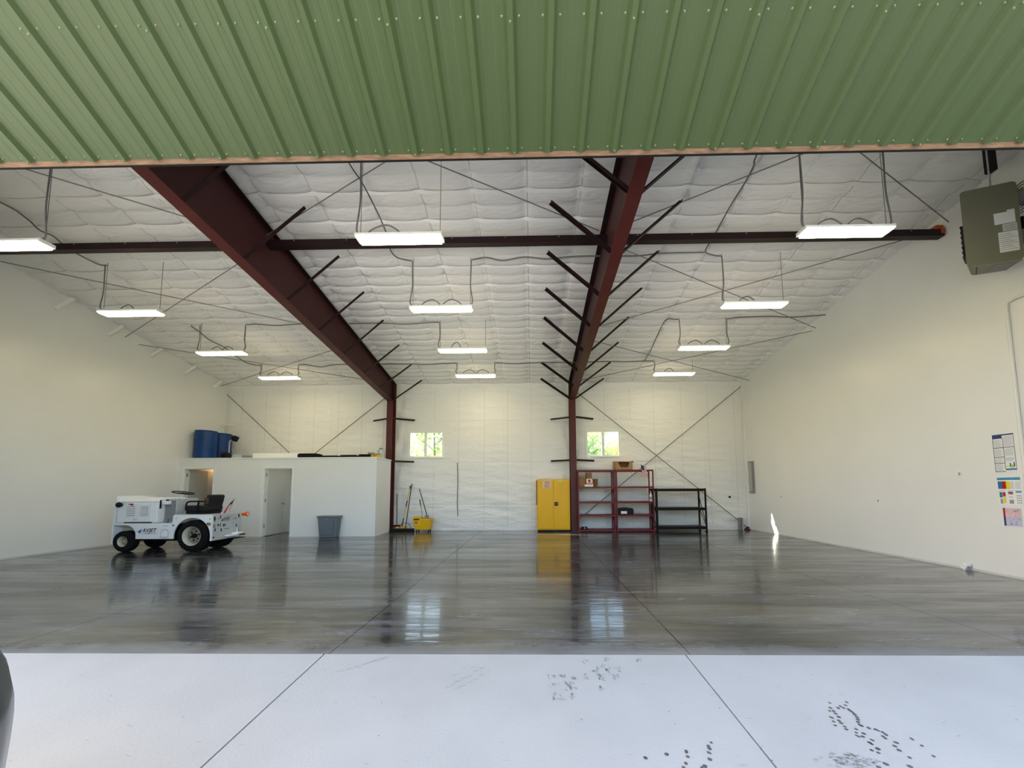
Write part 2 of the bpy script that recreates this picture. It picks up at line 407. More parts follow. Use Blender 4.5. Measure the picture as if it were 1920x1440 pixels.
def single(name, mb, mats, label, cat, group=None, smooth=False, bevel=0.0, kind=None):
    a = np.array(mb.v); off = ((a[:, 0].min() + a[:, 0].max()) / 2, (a[:, 1].min() + a[:, 1].max()) / 2, a[:, 2].min())
    o = link_mesh(name, mb, mats, off, smooth, bevel); o.location = off; ORG[o.name] = off
    tag(o, label, cat, group)
    if kind: o['kind'] = kind
    return o

def struct(name, mb, mats, smooth=False, bevel=0.0, label=None):
    o = link_mesh(name, mb, mats, (0, 0, 0), smooth, bevel); o['kind'] = 'structure'; ORG[o.name] = (0, 0, 0)
    if label: o['label'] = label
    return o

def struct_empty(name, loc=(0, 0, 0), label=None):
    o = bpy.data.objects.new(name, None); COL.objects.link(o); o.location = loc; ORG[o.name] = tuple(loc); o['kind'] = 'structure'
    if label: o['label'] = label
    return o

def text_mesh(txt, size, origin, u, v, depth=0.003, shear=0.0, squeeze=1.0):
    cu = bpy.data.curves.new('lettering', 'FONT'); cu.body = txt; cu.size = size; cu.shear = shear; cu.extrude = 0; cu.offset = 0.018 * size if size > 0.05 else 0.0; cu.resolution_u = 2
    ob = bpy.data.objects.new('lettering', cu); COL.objects.link(ob)
    bpy.context.view_layer.update()
    me = bpy.data.meshes.new_from_object(ob.evaluated_get(bpy.context.evaluated_depsgraph_get()))
    u, v, o = Vector(u), Vector(v), Vector(origin); w = u.cross(v) * depth
    mb = MB(); mb.add([o + u * (p.co.x * squeeze) + v * p.co.y + w for p in me.vertices], [tuple(f.vertices) for f in me.polygons])
    bpy.data.objects.remove(ob); bpy.data.meshes.remove(me); bpy.data.curves.remove(cu)
    return mb
# ------------------------------------------------------------------ the hangar shell
XL, XR, YF, YW = -10.70, 7.25, 3.24, 12.85
def roof_z(y): return 5.03 + (YW - y) / 6.0
FR_L, FR_R = -4.76, 1.385          # the two rigid frames
def rafter_bottom(y): return 4.36 + (12.5 - y) * 0.1147
SL = math.atan(1 / 6.0)
WINDOWS = [(-4.26, -3.00, 2.45, 3.41), (1.85, 3.06, 2.45, 3.40)]

# floor: dark base under separate slabs with recessed joints
fl = struct('floor', MB().box(XL, XR, YF, YW + 0.1, -0.30, -0.012), 'joint', label='dark wet sealed concrete floor')
fx = [XL, -7.67, -4.67, -1.70, 1.30, 4.27, XR]
for i in range(6):
    part('slab', MB().box(fx[i] + (0.004 if i else 0), fx[i + 1] - (0.004 if i < 5 else 0), YF, YW + 0.1, -0.10, 0.0), 'floor', fl)

# apron: pale ramp slabs with open joints, sloping gently away from the doorway
def apron_z(y):
    return -(YF - y) * 0.07 if y > -3.0 else -(YF + 3.0) * 0.07 - (-3.0 - y) * 0.01
ap_y = [YF - 0.006, -3.0, -8.0, -16.0]
apb = MB()
apb.prism([(YF, -0.11), (YF, -0.6), (-16.0, -1.1), (-16.0, apron_z(-16) - 0.11), (-3.0, apron_z(-3.0) - 0.11)], (-16.7, 0, 0), (0, 1, 0), (0, 0, 1), (31.0, 0, 0))
apron = struct('apron', apb, 'joint', label='pale concrete apron in front of the doorway')
ax_ = [-16.7, -13.7, -10.7, -7.74, -4.74, -1.74, 1.258, 4.26, 7.26, 10.3, 14.3]
for j in range(3):
    y1, y0 = ap_y[j], ap_y[j + 1]
    for i in range(len(ax_) - 1):
        x0, x1 = ax_[i] + 0.006, ax_[i + 1] - 0.006
        a, b = y0 + 0.006, y1
        mb = MB(); mb.prism([(a, apron_z(a)), (b, apron_z(b)), (b, apron_z(b) - 0.12), (a, apron_z(a) - 0.12)], (x0, 0, 0), (0, 1, 0), (0, 0, 1), (x1 - x0, 0, 0))
        part('slab', mb, 'apron', apron)
DROPS = [(1.945, 2.621), (1.909, 2.57), (1.882, 2.541), (1.904, 2.539), (1.898, 2.515), (1.844, 2.479), (1.893, 2.484), (1.828, 2.443), (1.866, 2.451), (1.862, 2.429), (1.81, 2.408), (1.858, 2.399), (1.849, 2.376), (2.061, 2.628), (2.028, 2.598), (1.993, 2.57), (1.986, 2.587), (1.958, 2.57), (2.014, 2.56), (2.012, 2.546), (2.014, 2.536), (2.014, 2.522), (2.01, 2.508), (2.003, 2.484), (1.989, 2.461), (1.971, 2.439), (1.96, 2.417), (1.963, 2.406), (1.99, 2.388), (2.019, 2.376), (2.025, 2.367), (2.039, 2.354), (2.04, 2.335), (2.01, 2.32), (2.01, 2.306), (1.907, 2.377), (1.884, 2.349), (1.868, 2.322), (1.921, 2.342), (1.893, 2.317), (1.922, 2.291), (1.891, 2.271), (1.893, 2.26), (1.895, 2.225), (1.852, 2.215), (1.872, 2.197), (2.039, 2.273), (2.006, 2.246), (2.001, 2.216), (2.155, 2.301), (2.159, 2.25), (2.144, 2.175), (2.007, 2.165), (1.841, 2.121), (1.949, 2.106), (1.784, 2.098), (1.004, 2.263), (0.975, 2.235), (0.974, 2.218), (0.957, 2.189), (0.939, 2.143), (0.893, 2.098), (0.874, 2.089), (0.838, 2.2), (0.835, 2.189), (0.829, 2.16), (0.802, 2.115), (0.779, 2.088), (0.723, 2.176), (0.601, 2.15)]
SPECKS = [(2.947, 2.467), (1.201, 2.564), (1.266, 2.138), (1.701, 3.227), (2.07, 2.951), (0.863, 2.527), (0.86, 2.413), (-1.6, 2.99), (-0.9, 2.3), (-2.9, 2.66), (-3.4, 2.9), (-2.2, 2.45), (0.3, 2.45), (2.6, 2.8), (3.4, 2.7), (-1.0, 2.6)]
MARKS = [(-1.472, 2.977), (-1.418, 3.004), (-1.385, 3.046), (-1.348, 3.032), (-1.329, 3.075), (-1.303, 3.104), (-1.276, 3.133), (-1.239, 3.119), (-1.225, 3.164), (-1.197, 3.195), (-1.166, 3.22), (-0.604, 2.771), (-0.577, 2.806), (-0.55, 2.847), (-0.515, 2.887), (-0.477, 2.917), (-0.436, 2.983), (-0.39, 3.024), (-0.54, 2.76), (-0.504, 2.79), (-0.464, 2.838), (-0.42, 2.873), (-0.377, 2.931), (-0.333, 2.992), (-0.589, 2.93), (-0.533, 3.023), (-0.459, 3.037), (0.138, 2.909), (0.224, 2.914), (0.295, 2.902), (0.383, 2.915), (0.132, 2.799), (0.245, 2.824), (0.247, 2.777), (0.284, 2.801), (0.158, 2.677), (0.197, 2.671), (0.25, 2.672), (0.485, 2.924), (0.492, 2.886), (0.578, 3.03), (0.591, 2.95), (0.611, 2.912), (0.553, 3.057), (0.479, 3.016), (0.486, 2.779), (0.65, 3.017), (0.413, 3.128), (0.589, 3.159), (0.854, 3.16)]
def blot(mb, x, y, rx, ry, ang, jit, n=9):
    vs_ = []
    for k in range(n):
        t = 2 * math.pi * k / n; r = 1 + random.uniform(-jit, jit)
        a, b = rx * r * math.cos(t), ry * r * math.sin(t)
        px, py = x + a * math.cos(ang) - b * math.sin(ang), y + a * math.sin(ang) + b * math.cos(ang)
        vs_.append((px, py, apron_z(py) + 0.0012))
    mb.add(vs_, [tuple(range(n))])
mb = MB()
for (x, y) in DROPS: blot(mb, x, y, random.uniform(0.009, 0.014), random.uniform(0.008, 0.012), random.uniform(0, 3), 0.12)
for (x, y) in SPECKS: blot(mb, x, y, 0.005, 0.004, 0, 0.3, 6)
part('water_drop', mb, 'wet', apron, kind='stuff', label='scattered dark water drops dried on the apron')
mb = MB()
for i, (x, y) in enumerate(MARKS):
    if i < 27: blot(mb, x, y, random.uniform(0.02, 0.034), random.uniform(0.003, 0.006), random.uniform(0.3, 0.6), 0.3)
    else:
        for k in range(5): blot(mb, x + random.uniform(-0.025, 0.025), y + random.uniform(-0.03, 0.03), random.uniform(0.004, 0.012), random.uniform(0.006, 0.022), random.uniform(-0.3, 0.3), 0.4)
for k in range(110):
    blot(mb, random.gauss(1.68, 0.06), random.gauss(2.13, 0.035), random.uniform(0.004, 0.018), random.uniform(0.003, 0.009), random.uniform(-0.4, 0.4), 0.4, 7)
for k in range(160):
    blot(mb, random.uniform(-3.6, 3.6), random.uniform(2.05, 3.2), random.uniform(0.004, 0.03), random.uniform(0.001, 0.003), random.uniform(-0.3, 0.3), 0.4, 6)
part('tyre_mark', mb, 'scuff', apron, kind='stuff', label='faint grey tyre and shoe prints on the apron')

# ground around the building
gr = MB()
gr.box(-90, 90, YW + 0.35, 140, -0.45, -0.15)
gr.box(-90, -16.7, -90, YW + 0.35, -1.6, -1.1); gr.box(14.3, 90, -90, YW + 0.35, -1.6, -1.1); gr.box(-16.7, 14.3, -90, -16, -1.6, -1.1)
gr.box(-16.7, XL - 0.12, YF, YW + 0.35, -0.6, -0.3); gr.box(XR + 0.12, 14.3, YF, YW + 0.35, -0.6, -0.3)
struct('ground', gr, 'ground', label='grassy ground around the hangar')

# side walls (sloping tops follow the roof)
def side_wall(name, x0, x1):
    mb = MB(); mb.prism([(YF + 0.1, -0.05), (YW + 0.12, -0.05), (YW + 0.12, roof_z(YW + 0.12) + 0.08), (YF + 0.1, roof_z(YF + 0.1) + 0.08)], (x0, 0, 0), (0, 1, 0), (0, 0, 1), (x1 - x0, 0, 0))
    return struct(name, mb, 'white_wall')
wall_l = side_wall('wall_left', XL - 0.12, XL); wall_r = side_wall('wall_right', XR, XR + 0.12)
struct('baseboard_left', MB().box(XL, XL + 0.012, YF + 0.1, 11.22, 0.0, 0.035), 'tan_handle' if False else 'seam')
struct('baseboard_right', MB().box(XR - 0.012, XR, YF + 0.1, YW - 0.05, 0.0, 0.035), 'seam')
for (y0, z0, y1, z1) in [(7.97, 5.46, 8.14, 5.79), (9.03, 5.30, 9.20, 5.62), (10.11, 5.15, 10.26, 5.44), (11.17, 4.98, 11.32, 5.26), (12.26, 4.86, 12.34, 5.09)]:
    part('white_brace', MB().bar((XL + 0.02, y0, z0), (XL + 0.20, y1, z1), 0.07, 0.07), 'trim', wall_l)
part('white_brace', MB().box(XL, XL + 0.50, 12.60, 12.66, 3.60, 3.66), 'trim', wall_l)
part('corner_flashing', MB().box(XR - 0.03, XR, YW - 0.06, YW - 0.03, 0.05, 5.0), 'trim', wall_r)
part('corner_flashing', MB().box(XL, XL + 0.03, YW - 0.06, YW - 0.03, 2.3, 5.0), 'trim', wall_l)

# front wall pieces beside and above the doorway
OX0, OX1 = -7.43, 5.34
fw = MB(); fw.box(XL - 0.12, OX0, YF + 0.02, YF + 0.12, -0.05, roof_z(YF) + 0.06); fw.box(OX1, XR + 0.12, YF + 0.02, YF + 0.12, -0.05, roof_z(YF) + 0.06)
fw.box(OX0, OX1, YF + 0.02, YF + 0.12, 6.30, roof_z(YF) + 0.06)
struct('wall_front', fw, 'green')
struct('roof', MB().prism([(YF - 0.2, roof_z(YF - 0.2) + 0.14), (YW + 0.3, roof_z(YW + 0.3) + 0.14), (YW + 0.3, roof_z(YW + 0.3) + 0.20), (YF - 0.2, roof_z(YF - 0.2) + 0.20)], (XL - 0.3, 0, 0), (0, 1, 0), (0, 0, 1), (XR - XL + 0.6, 0, 0)), 'green')

# quilted insulation
SEAM0, SEAMD = -0.04, 0.88
def nearest(a, a0, d): return (a - a0) - d * np.round((a - a0) / d)
def quilt_noise(A, B, fa, fb, seed, n=10):
    r = np.random.default_rng(seed); out = np.zeros_like(A)
    for k in range(n):
        out += np.sin(A * fa * r.uniform(0.5, 1.6) + B * fb * r.uniform(0.6, 1.6) * r.choice([-1, 1]) + r.uniform(0, 6.28) + 1.2 * np.sin(A * fa * 0.7 * r.uniform(0.5, 1.5) + r.uniform(0, 6)))
    return out / n
def mesh_from_grid(name, X, Y, Z, matname, keep=None, smooth=True):
    nr, nc = X.shape
    co = np.stack([X, Y, Z], -1).reshape(-1, 3)
    i, j = np.meshgrid(np.arange(nr - 1), np.arange(nc - 1), indexing='ij')
    q = np.stack([i * nc + j, i * nc + j + 1, (i + 1) * nc + j + 1, (i + 1) * nc + j], -1)
    q = q[keep] if keep is not None else q.reshape(-1, 4)
    me = bpy.data.meshes.new(name)
    me.from_pydata(co.tolist(), [], q.tolist()); me.materials.append(M[matname])
    me.polygons.foreach_set('use_smooth', [True] * len(me.polygons)); me.update()
    o = bpy.data.objects.new(name, me); COL.objects.link(o); ORG[o.name] = (0, 0, 0)
    return o
xs = np.linspace(XL, XR, 440); ys = np.linspace(YF + 0.1, YW, 520)
X, Y = np.meshgrid(xs, ys)
t = (Y - 5.76) / 0.5475
u2 = np.abs(np.sin(np.pi * 2 * t))
dx = nearest(X, SEAM0, SEAMD); row = np.round(t - 0.5); dyp = (t - 0.5 - row) * 0.5475; dyc = (t - np.round(t)) * 0.5475
amp = 0.024 + 0.010 * quilt_noise(X, Y, 1.1, 1.7, 3)
D = amp * u2 ** 0.8 * (1 - 0.35 * np.exp(-(dx / 0.10) ** 2))
D += 0.010 * (1 - np.cos(2 * np.pi * (dx / SEAMD))) * 0.7
r_ = np.hypot(dx, dyp) + 1e-6; th = np.arctan2(dyp, dx)
ph = 2.3 * np.round((X - SEAM0) / SEAMD) + 1.7 * row
D += -0.030 * np.exp(-(r_ / 0.08) ** 2) + 0.011 * np.sin(12 * th + ph) * np.exp(-(r_ / 0.26) ** 2) * (r_ / (r_ + 0.05)) * (1 + quilt_noise(X, Y, 0.6, 0.6, 8))
D += -0.050 * np.exp(-(dyc / 0.020) ** 2 - (dx / 0.13) ** 2) - 0.016 * np.exp(-(dyc / 0.016) ** 2)
D += 0.016 * np.tanh(dx / 0.03) * np.exp(-(dx / 0.14) ** 2)
D += 0.008 * quilt_noise(X, Y, 2.2, 16.0, 21, 14) * np.clip(np.sin(X * 0.9 + 1.3) * 0.5 + 0.8, 0.2, 1.3)
ceil = mesh_from_grid('ceiling', X, Y, roof_z(Y) + 0.045 - D, 'quilt_roof'); ceil['kind'] = 'structure'; ceil['label'] = 'white quilted vinyl roof insulation'
ZC = roof_z(Y) + 0.045 - D
def ribbon(P_, wv, off):
    mb_ = MB(); wv = Vector(wv); off = Vector(off)
    mb_.grid([[p - wv + off, p + wv + off] for p in P_]); return mb_
for k in range(-12, 9):
    sx_ = SEAM0 + SEAMD * k
    if not (XL + 0.1 < sx_ < XR - 0.1): continue
    ci = int(round((sx_ - xs[0]) / (xs[1] - xs[0])))
    part('seam_tape', ribbon([Vector((sx_, ys[r], ZC[r, ci])) for r in range(0, 520, 3)], (0.011, 0, 0), (0, 0, -0.004)), 'seam', ceil)
for k in range(-5, 14):
    cy_ = 5.76 + 0.5475 * k
    if not (YF + 0.2 < cy_ < YW - 0.1): continue
    ri = int(round((cy_ - ys[0]) / (ys[1] - ys[0])))
    part('support_band', ribbon([Vector((xs[c_], cy_, min(ZC[ri, c_], ZC[ri, max(0, c_ - 2)], ZC[ri, min(439, c_ + 2)]))) for c_ in range(0, 440, 2)], (0, 0.006, 0), (0, 0, -0.004)), 'seam_dark', ceil)
xs = np.linspace(XL, XR, 480); zs = np.linspace(0.0, 5.10, 230)
X, Z = np.meshgrid(xs, zs)
dx = nearest(X, -0.15, 0.86)
D = 0.030 * quilt_noise(X, Z, 1.6, 9.0, 31, 14) * (0.75 + 0.5 * np.sin(Z * 2.1 + X)) + 0.014 * quilt_noise(X, Z, 3.5, 20.0, 33, 12)
for fx_ in (FR_L, FR_R):
    dd = np.abs(X - fx_); D += 0.055 * np.exp(-(dd / 0.5) ** 2) * quilt_noise(X, Z, 9.0, 5.0, 37, 8)
for gz in (0.85, 2.28, 3.72): D += -0.010 * np.exp(-((Z - gz) / 0.02) ** 2)
D += -0.012 * np.exp(-(dx / 0.014) ** 2) * (quilt_noise(X, Z, 0.9, 1.1, 41, 6) > -0.12)
D *= np.clip((X - XL) / 0.3, 0, 1) * np.clip((XR - X) / 0.3, 0, 1)
keep = np.ones((229, 479), bool)
xc = (xs[1:] + xs[:-1]) / 2; zc = (zs[1:] + zs[:-1]) / 2
for (a, b, c, d) in WINDOWS:
    keep &= ~((xc[None, :] > a + 0.02) & (xc[None, :] < b - 0.02) & (zc[:, None] > c + 0.02) & (zc[:, None] < d - 0.02))
wall_b = mesh_from_grid('wall_back', X, YW - D, Z, 'quilt_wall', keep); wall_b['kind'] = 'structure'; wall_b['label'] = 'white quilted vinyl insulation on back wall'
YB = YW - D
for k, sx_ in enumerate([-10.15, -9.30, -8.43, -7.58, -6.73, -5.90, -5.13, -3.36, -2.51, -1.62, -0.82, 0.0, 2.53, 3.40, 4.22, 5.15, 6.05, 6.95]):
    ci = int(round((sx_ - xs[0]) / (xs[1] - xs[0])))
    for (z0_, z1_) in (((0.1, 2.3), (3.75, 4.95)) if k in (7, 12, 13) else ((0.1, 4.95),)):
        r0, r1 = [int(round(z_ / (zs[1] - zs[0]))) for z_ in (z0_, z1_)]
        part('seam_tape', ribbon([Vector((sx_, min(YB[r, ci - 1:ci + 2]), zs[r])) for r in range(r0, r1, 3)], (0.009, 0, 0), (0, -0.004, 0)), 'seam_pale', wall_b)
part('slit', MB().tube([(-2.54, YW - 0.03, 2.29), (-2.52, YW - 0.035, 1.6), (-2.53, YW - 0.03, 1.0), (-2.51, YW - 0.03, 0.48)], 0.014, 6, 5), 'mid_grey', wall_b, label='dark vertical cord hanging on the back wall')
part('grommet', MB().cyl((6.66, YW - 0.035, 1.08), (6.66, YW - 0.01, 1.08), 0.035, n=14), 'black', wall_b)

# windows
for wi, (a, b, c, d) in enumerate(WINDOWS):
    we = struct_empty('window_%d' % (wi + 1), ((a + b) / 2, YW, c))
    y0, y1 = YW - 0.035, YW + 0.006; t_ = 0.06
    fr = MB(); fr.box(a, b, y0, y1, d - t_, d); fr.box(a, b, y0, y1, c, c + t_); fr.box(a, a + t_, YW - 0.02, y1, c + t_, d - t_); fr.box(b - t_, b, YW - 0.02, y1, c + t_, d - t_)
    part('window_frame', fr, 'vinyl', we, bevel=0.008)
    mx_ = (a + b) / 2 + (0.0 if wi else -0.02)
    part('mullion', MB().box(mx_ - 0.03, mx_ + 0.03, YW - 0.022, YW + 0.005, c + t_, d - t_), 'vinyl', we, bevel=0.006)
    for (p, q) in ((a + t_, mx_ - 0.03), (mx_ + 0.03, b - t_)):
        s_ = MB(); w_ = 0.022
        s_.box(p, q, YW - 0.014, YW + 0.004, c + t_, c + t_ + w_); s_.box(p, q, YW - 0.014, YW + 0.004, d - t_ - w_, d - t_); s_.box(p, p + w_, YW - 0.014, YW + 0.004, c + t_ + w_, d - t_ - w_); s_.box(q - w_, q, YW - 0.014, YW + 0.004, c + t_ + w_, d - t_ - w_)
        so = part('sash', s_, 'vinyl', we)
        part('pane', MB().box(p + w_, q - w_, YW - 0.004, YW, c + t_ + w_, d - t_ - w_), 'glass', so)

# ------------------------------------------------------------------ folding hangar door, raised and bent outwards
TH = math.radians(28.85); LEAF = 2.05
DB = Vector((0, YF, 4.456)); DU = Vector((0, -math.cos(TH), math.sin(TH))); DN = Vector((0, math.sin(TH), math.cos(TH)))   # DU up the leaf, DN inner normal
door3 = struct_empty('door_3', (0, YF, 4.456), label='sage green corrugated folding hangar door raised overhead')
fr = MB()
def leaf_box(mb, x0, x1, s0, s1, n0, n1, base=DB, U=DU, Nn=DN):
    c_ = base + U * ((s0 + s1) / 2) + Nn * ((n0 + n1) / 2); c_.x = (x0 + x1) / 2
    R = Matrix((Vector((1, 0, 0)), U, Nn)).transposed(); mb.obox(c_, (x1 - x0, s1 - s0, abs(n1 - n0)), R)
leaf_box(fr, OX0, OX1, 0.0, LEAF, 0.04, 0.07)
for s0 in (0.40, 0.82, 1.30, LEAF - 0.06): leaf_box(fr, OX0, OX1, s0, s0 + 0.06, 0.0, 0.04)
lower = part('lower_leaf', fr, 'grey_metal', door3)
# corrugated sheets: major ribs every 0.304 m, two low ribs between them
PX0, PITCHX = -0.138 - 0.912 * 8, 0.912
prof = []
for k in range(3):
    o_ = k * 0.304
    prof += [(o_ - 0.045, 0.0), (o_ - 0.020, 0.035), (o_ + 0.020, 0.035), (o_ + 0.045, 0.0), (o_ + 0.085, 0.0), (o_ + 0.092, 0.0018), (o_ + 0.122, 0.0018), (o_ + 0.129, 0.0), (o_ + 0.175, 0.0), (o_ + 0.182, 0.0018), (o_ + 0.212, 0.0018), (o_ + 0.219, 0.0)]
prof += [(0.912 - 0.045, 0.0), (0.912 - 0.020, 0.037), (0.912 + 0.020, 0.037), (0.912 + 0.045, -0.001)]
pm = MB(); rows = []
for s_ in (0.02, LEAF * 0.5, LEAF):
    rows.append([(PX0 + x, *(DB + DU * s_ - DN * (h + 0.001))[1:]) for x, h in prof])
pm.grid(rows)
first = None
for k in range(14):
    if first is None:
        first = part('metal_panel', pm, 'green', lower)
        so = first.modifiers.new('thick', 'SOLIDIFY'); so.thickness = 0.002; so.offset = 0
    else:
        c_ = first.copy(); COL.objects.link(c_); c_.parent = lower; c_.location = (PITCHX * k, 0, 0.0004 * (k % 2))
sc = MB()
for k in range(43):
    x = PX0 + 0.304 * k
    if x > OX1: break
    for s_ in (0.045, 0.79 + 0.045, 1.60):
        for dx_ in (-0.062, 0.066):
            p = DB + DU * s_; sc.lathe([(0.010, 0.0), (0.010, 0.003), (0.006, 0.004), (0.006, 0.009), (0.003, 0.010)], (x + dx_, p.y, p.z), -DN, 6)
        if k % 3 == 0:
            p = DB + DU * (s_ - 0.022) - DN * 0.037; sc.lathe([(0.010, 0.0), (0.010, 0.003), (0.006, 0.004), (0.006, 0.009), (0.003, 0.010)], (x, p.y, p.z), -DN, 6)
part('screw', sc, 'screw', lower, kind='stuff')
rl = MB(); leaf_box(rl, OX0, OX1, -0.028, 0.05, 0.002, 0.05)
rail = part('bottom_rail', rl, 'rail', door3, bevel=0.008, label='tan weathered steel bottom rail')
sl = MB(); leaf_box(sl, OX0, OX1, -0.042, -0.028, 0.004, 0.04); part('rubber_seal', sl, 'rubber', door3)
UB = DB + DU * LEAF; UU = (Vector((0, YF - 0.01, 6.36)) - UB).normalized(); UN = Vector((1, 0, 0)).cross(UU)
UL = (Vector((0, YF - 0.01, 6.36)) - UB).length
um = MB(); leaf_box(um, OX0, OX1, 0.03, UL, 0.03, 0.06, UB, UU, -UN)
part('upper_leaf', um, 'green', door3)

# ------------------------------------------------------------------ rigid frames
BR_Y = [4.70, 5.78, 6.88, 7.97, 9.08, 10.22, 11.33, 12.42]
def rigid_frame(x, label, sides):
    t = thing('steel_portal', label, 'steel portal', (x, 12.57, 0), 'red oxide portal frames')
    ya, yb = YF + 0.16, 12.40
    web = MB(); web.prism([(ya, rafter_bottom(ya)), (yb, rafter_bottom(yb)), (12.72, 4.36), (12.72, roof_z(12.72) - 0.05), (ya, roof_z(ya) - 0.05)], (x - 0.008, 0, 0), (0, 1, 0), (0, 0, 1), (0.016, 0, 0))
    part('rafter_web', web, 'oxide_web', t)
    part('bottom_flange', MB().prism([(ya, rafter_bottom(ya)), (yb, rafter_bottom(yb)), (yb, rafter_bottom(yb) - 0.016), (ya, rafter_bottom(ya) - 0.016)], (x - 0.10, 0, 0), (0, 1, 0), (0, 0, 1), (0.20, 0, 0)), 'oxide', t)
    part('top_flange', MB().prism([(ya, roof_z(ya) - 0.035), (12.72, roof_z(12.72) - 0.035), (12.72, roof_z(12.72) - 0.05), (ya, roof_z(ya) - 0.05)], (x - 0.10, 0, 0), (0, 1, 0), (0, 0, 1), (0.20, 0, 0)), 'oxide_dark', t)
    col = MB(); col.box(x - 0.10, x + 0.10, 12.40, 12.416, 0.02, rafter_bottom(12.40)); col.box(x - 0.008, x + 0.008, 12.416, 12.70, 0.02, 4.40); col.box(x - 0.10, x + 0.10, 12.70, 12.716, 0.02, roof_z(12.7) - 0.06)
    col.box(x - 0.13, x + 0.13, 12.37, 12.74, 0.0, 0.02)
    part('column', col, 'oxide', t)
    en = MB(); en.box(x - 0.085, x + 0.085, 12.52, 12.536, 4.38, roof_z(12.53) - 0.06)
    part('knee_plate', en, 'oxide_dark', t)
    for y in BR_Y:
        zb = rafter_bottom(y)
        for sgn in sides:
            part('flange_brace', MB().angle((x + sgn * 0.09, y, zb + 0.02), (x + sgn * 1.06, y, min(zb + 0.88, roof_z(y) - 0.03)), 0.05, 0.008, up=(0, -1, 0.3)), 'oxide_dark', t)
    for z in (2.30, 3.74):
        for sgn in (-1, 1):
            if x < 0 and z < 3 and sgn < 0: continue
            part('girt_brace', MB().angle((x + sgn * 0.09, 12.41, z), (x + sgn * 0.73, 12.79, z), 0.055, 0.008, up=(0, 0, 1)), 'oxide_dark', t)
    return t
rigid_frame(FR_L, 'red oxide steel portal at the left, its column standing behind the white office', (1,))
rigid_frame(FR_R, 'red oxide steel portal at the right, its column beside the yellow cabinet', (-1, 1))
def strut(x0, x1, label, clip=None):
    t = thing('strut_beam', label, 'beam', ((x0 + x1) / 2, 6.40, 5.74), 'horizontal eave struts between the frames')
    mb = MB(); mb.box(x0, x1, 6.34, 6.355, 5.74, 5.86); mb.box(x0, x1, 6.355, 6.46, 5.74, 5.752); mb.box(x0, x1, 6.355, 6.46, 5.848, 5.86); mb.box(x0, x1, 6.448, 6.46, 5.752, 5.775)
    part('channel', mb, 'oxide_dark', t)
    bo = MB()
    k = x0 + 0.5
    while k < x1: bo.cyl((k, 6.334, 5.835), (k, 6.34, 5.835), 0.010, n=8); k += 0.95
    part('bolt', bo, 'chrome', t, kind='stuff')
    if clip:
        part('end_clip', MB().box(x1 - 0.14, x1 - 0.02, 6.335, 6.47, 5.86, 5.93), 'clip', t); part('end_clip', MB().box(x1 - 0.06, x1 + 0.0, 6.325, 6.475, 5.78, 5.87), 'clip', t)
strut(XL + 0.02, FR_L - 0.02, 'dark brown strut beam across the left bay under the roof')
strut(FR_L + 0.02, FR_R - 0.02, 'dark brown strut beam across the middle bay between both frames')
strut(FR_R + 0.02, XR - 0.02, 'dark brown strut beam with orange end clips meeting the right wall', True)

# roof and wall cross-bracing rods (they hang a little below the quilt)
def rp(x, y, d=0.22): return (x, y, roof_z(y) - d)
RODS = [
 (rp(-9.2, 4.15), rp(-4.80, 6.40), 'front left-bay rod sloping back to the left portal'),
 (rp(-10.28, 6.78), rp(-4.82, 9.28), 'long rod from the left wall back to the left portal'),
 (rp(-10.62, 9.37), rp(-4.82, 6.48), 'rod in the left bay crossing behind the second light'),
 (rp(-10.62, 9.72), rp(-4.82, 12.18), 'rear left-bay rod falling from left wall to the back column'),
 (rp(-10.5, 12.30), rp(-4.82, 9.80), 'rear left-bay rod rising from the back left corner'),
 (rp(-3.3, 4.20), rp(1.22, 6.30), 'rod in the middle bay running back to the right portal'),
 (rp(-4.70, 6.28), rp(-0.4, 4.25), 'rod in the middle bay running forward from the left portal'),
 (rp(1.57, 6.22), rp(5.7, 4.15), 'right-bay rod running forward from the right portal'),
 (rp(2.9, 4.20), rp(7.20, 6.24), 'right-bay rod running back to the right wall beside the heater'),
 (rp(1.50, 6.60), rp(7.20, 9.33), 'right-bay rod passing just behind the second light to the wall'),
 (rp(1.50, 9.26), rp(7.20, 6.40), 'right-bay rod from the portal forward to the strut end'),
 (rp(1.50, 9.72), rp(7.20, 12.26), 'rear right-bay rod reaching the back right corner'),
 (rp(1.50, 12.22), rp(7.20, 9.46), 'rear right-bay rod rising forward to the right wall'),
 ((-10.66, 12.76, 4.74), (-8.0, 12.76, 2.36), 'back wall rod falling from top left corner to office roof'),
 ((-7.80, 12.76, 2.36), (-4.86, 12.76, 4.72), 'back wall rod rising from office roof to left column'),
 ((1.48, 12.76, 4.78), (7.18, 12.76, 0.05), 'back wall rod falling from right column to right floor corner'),
 ((1.50, 12.76, 0.30), (7.18, 12.76, 4.84), 'back wall rod rising behind maroon racks to top right corner'),
]
for i, (p, q, lab) in enumerate(RODS):
    single('brace_rod', MB().tube([p, q], 0.0085 if i < 13 else 0.013, 6), 'rod', 'thin grey ' + lab, 'brace rod', 'cross-bracing rods', smooth=True)

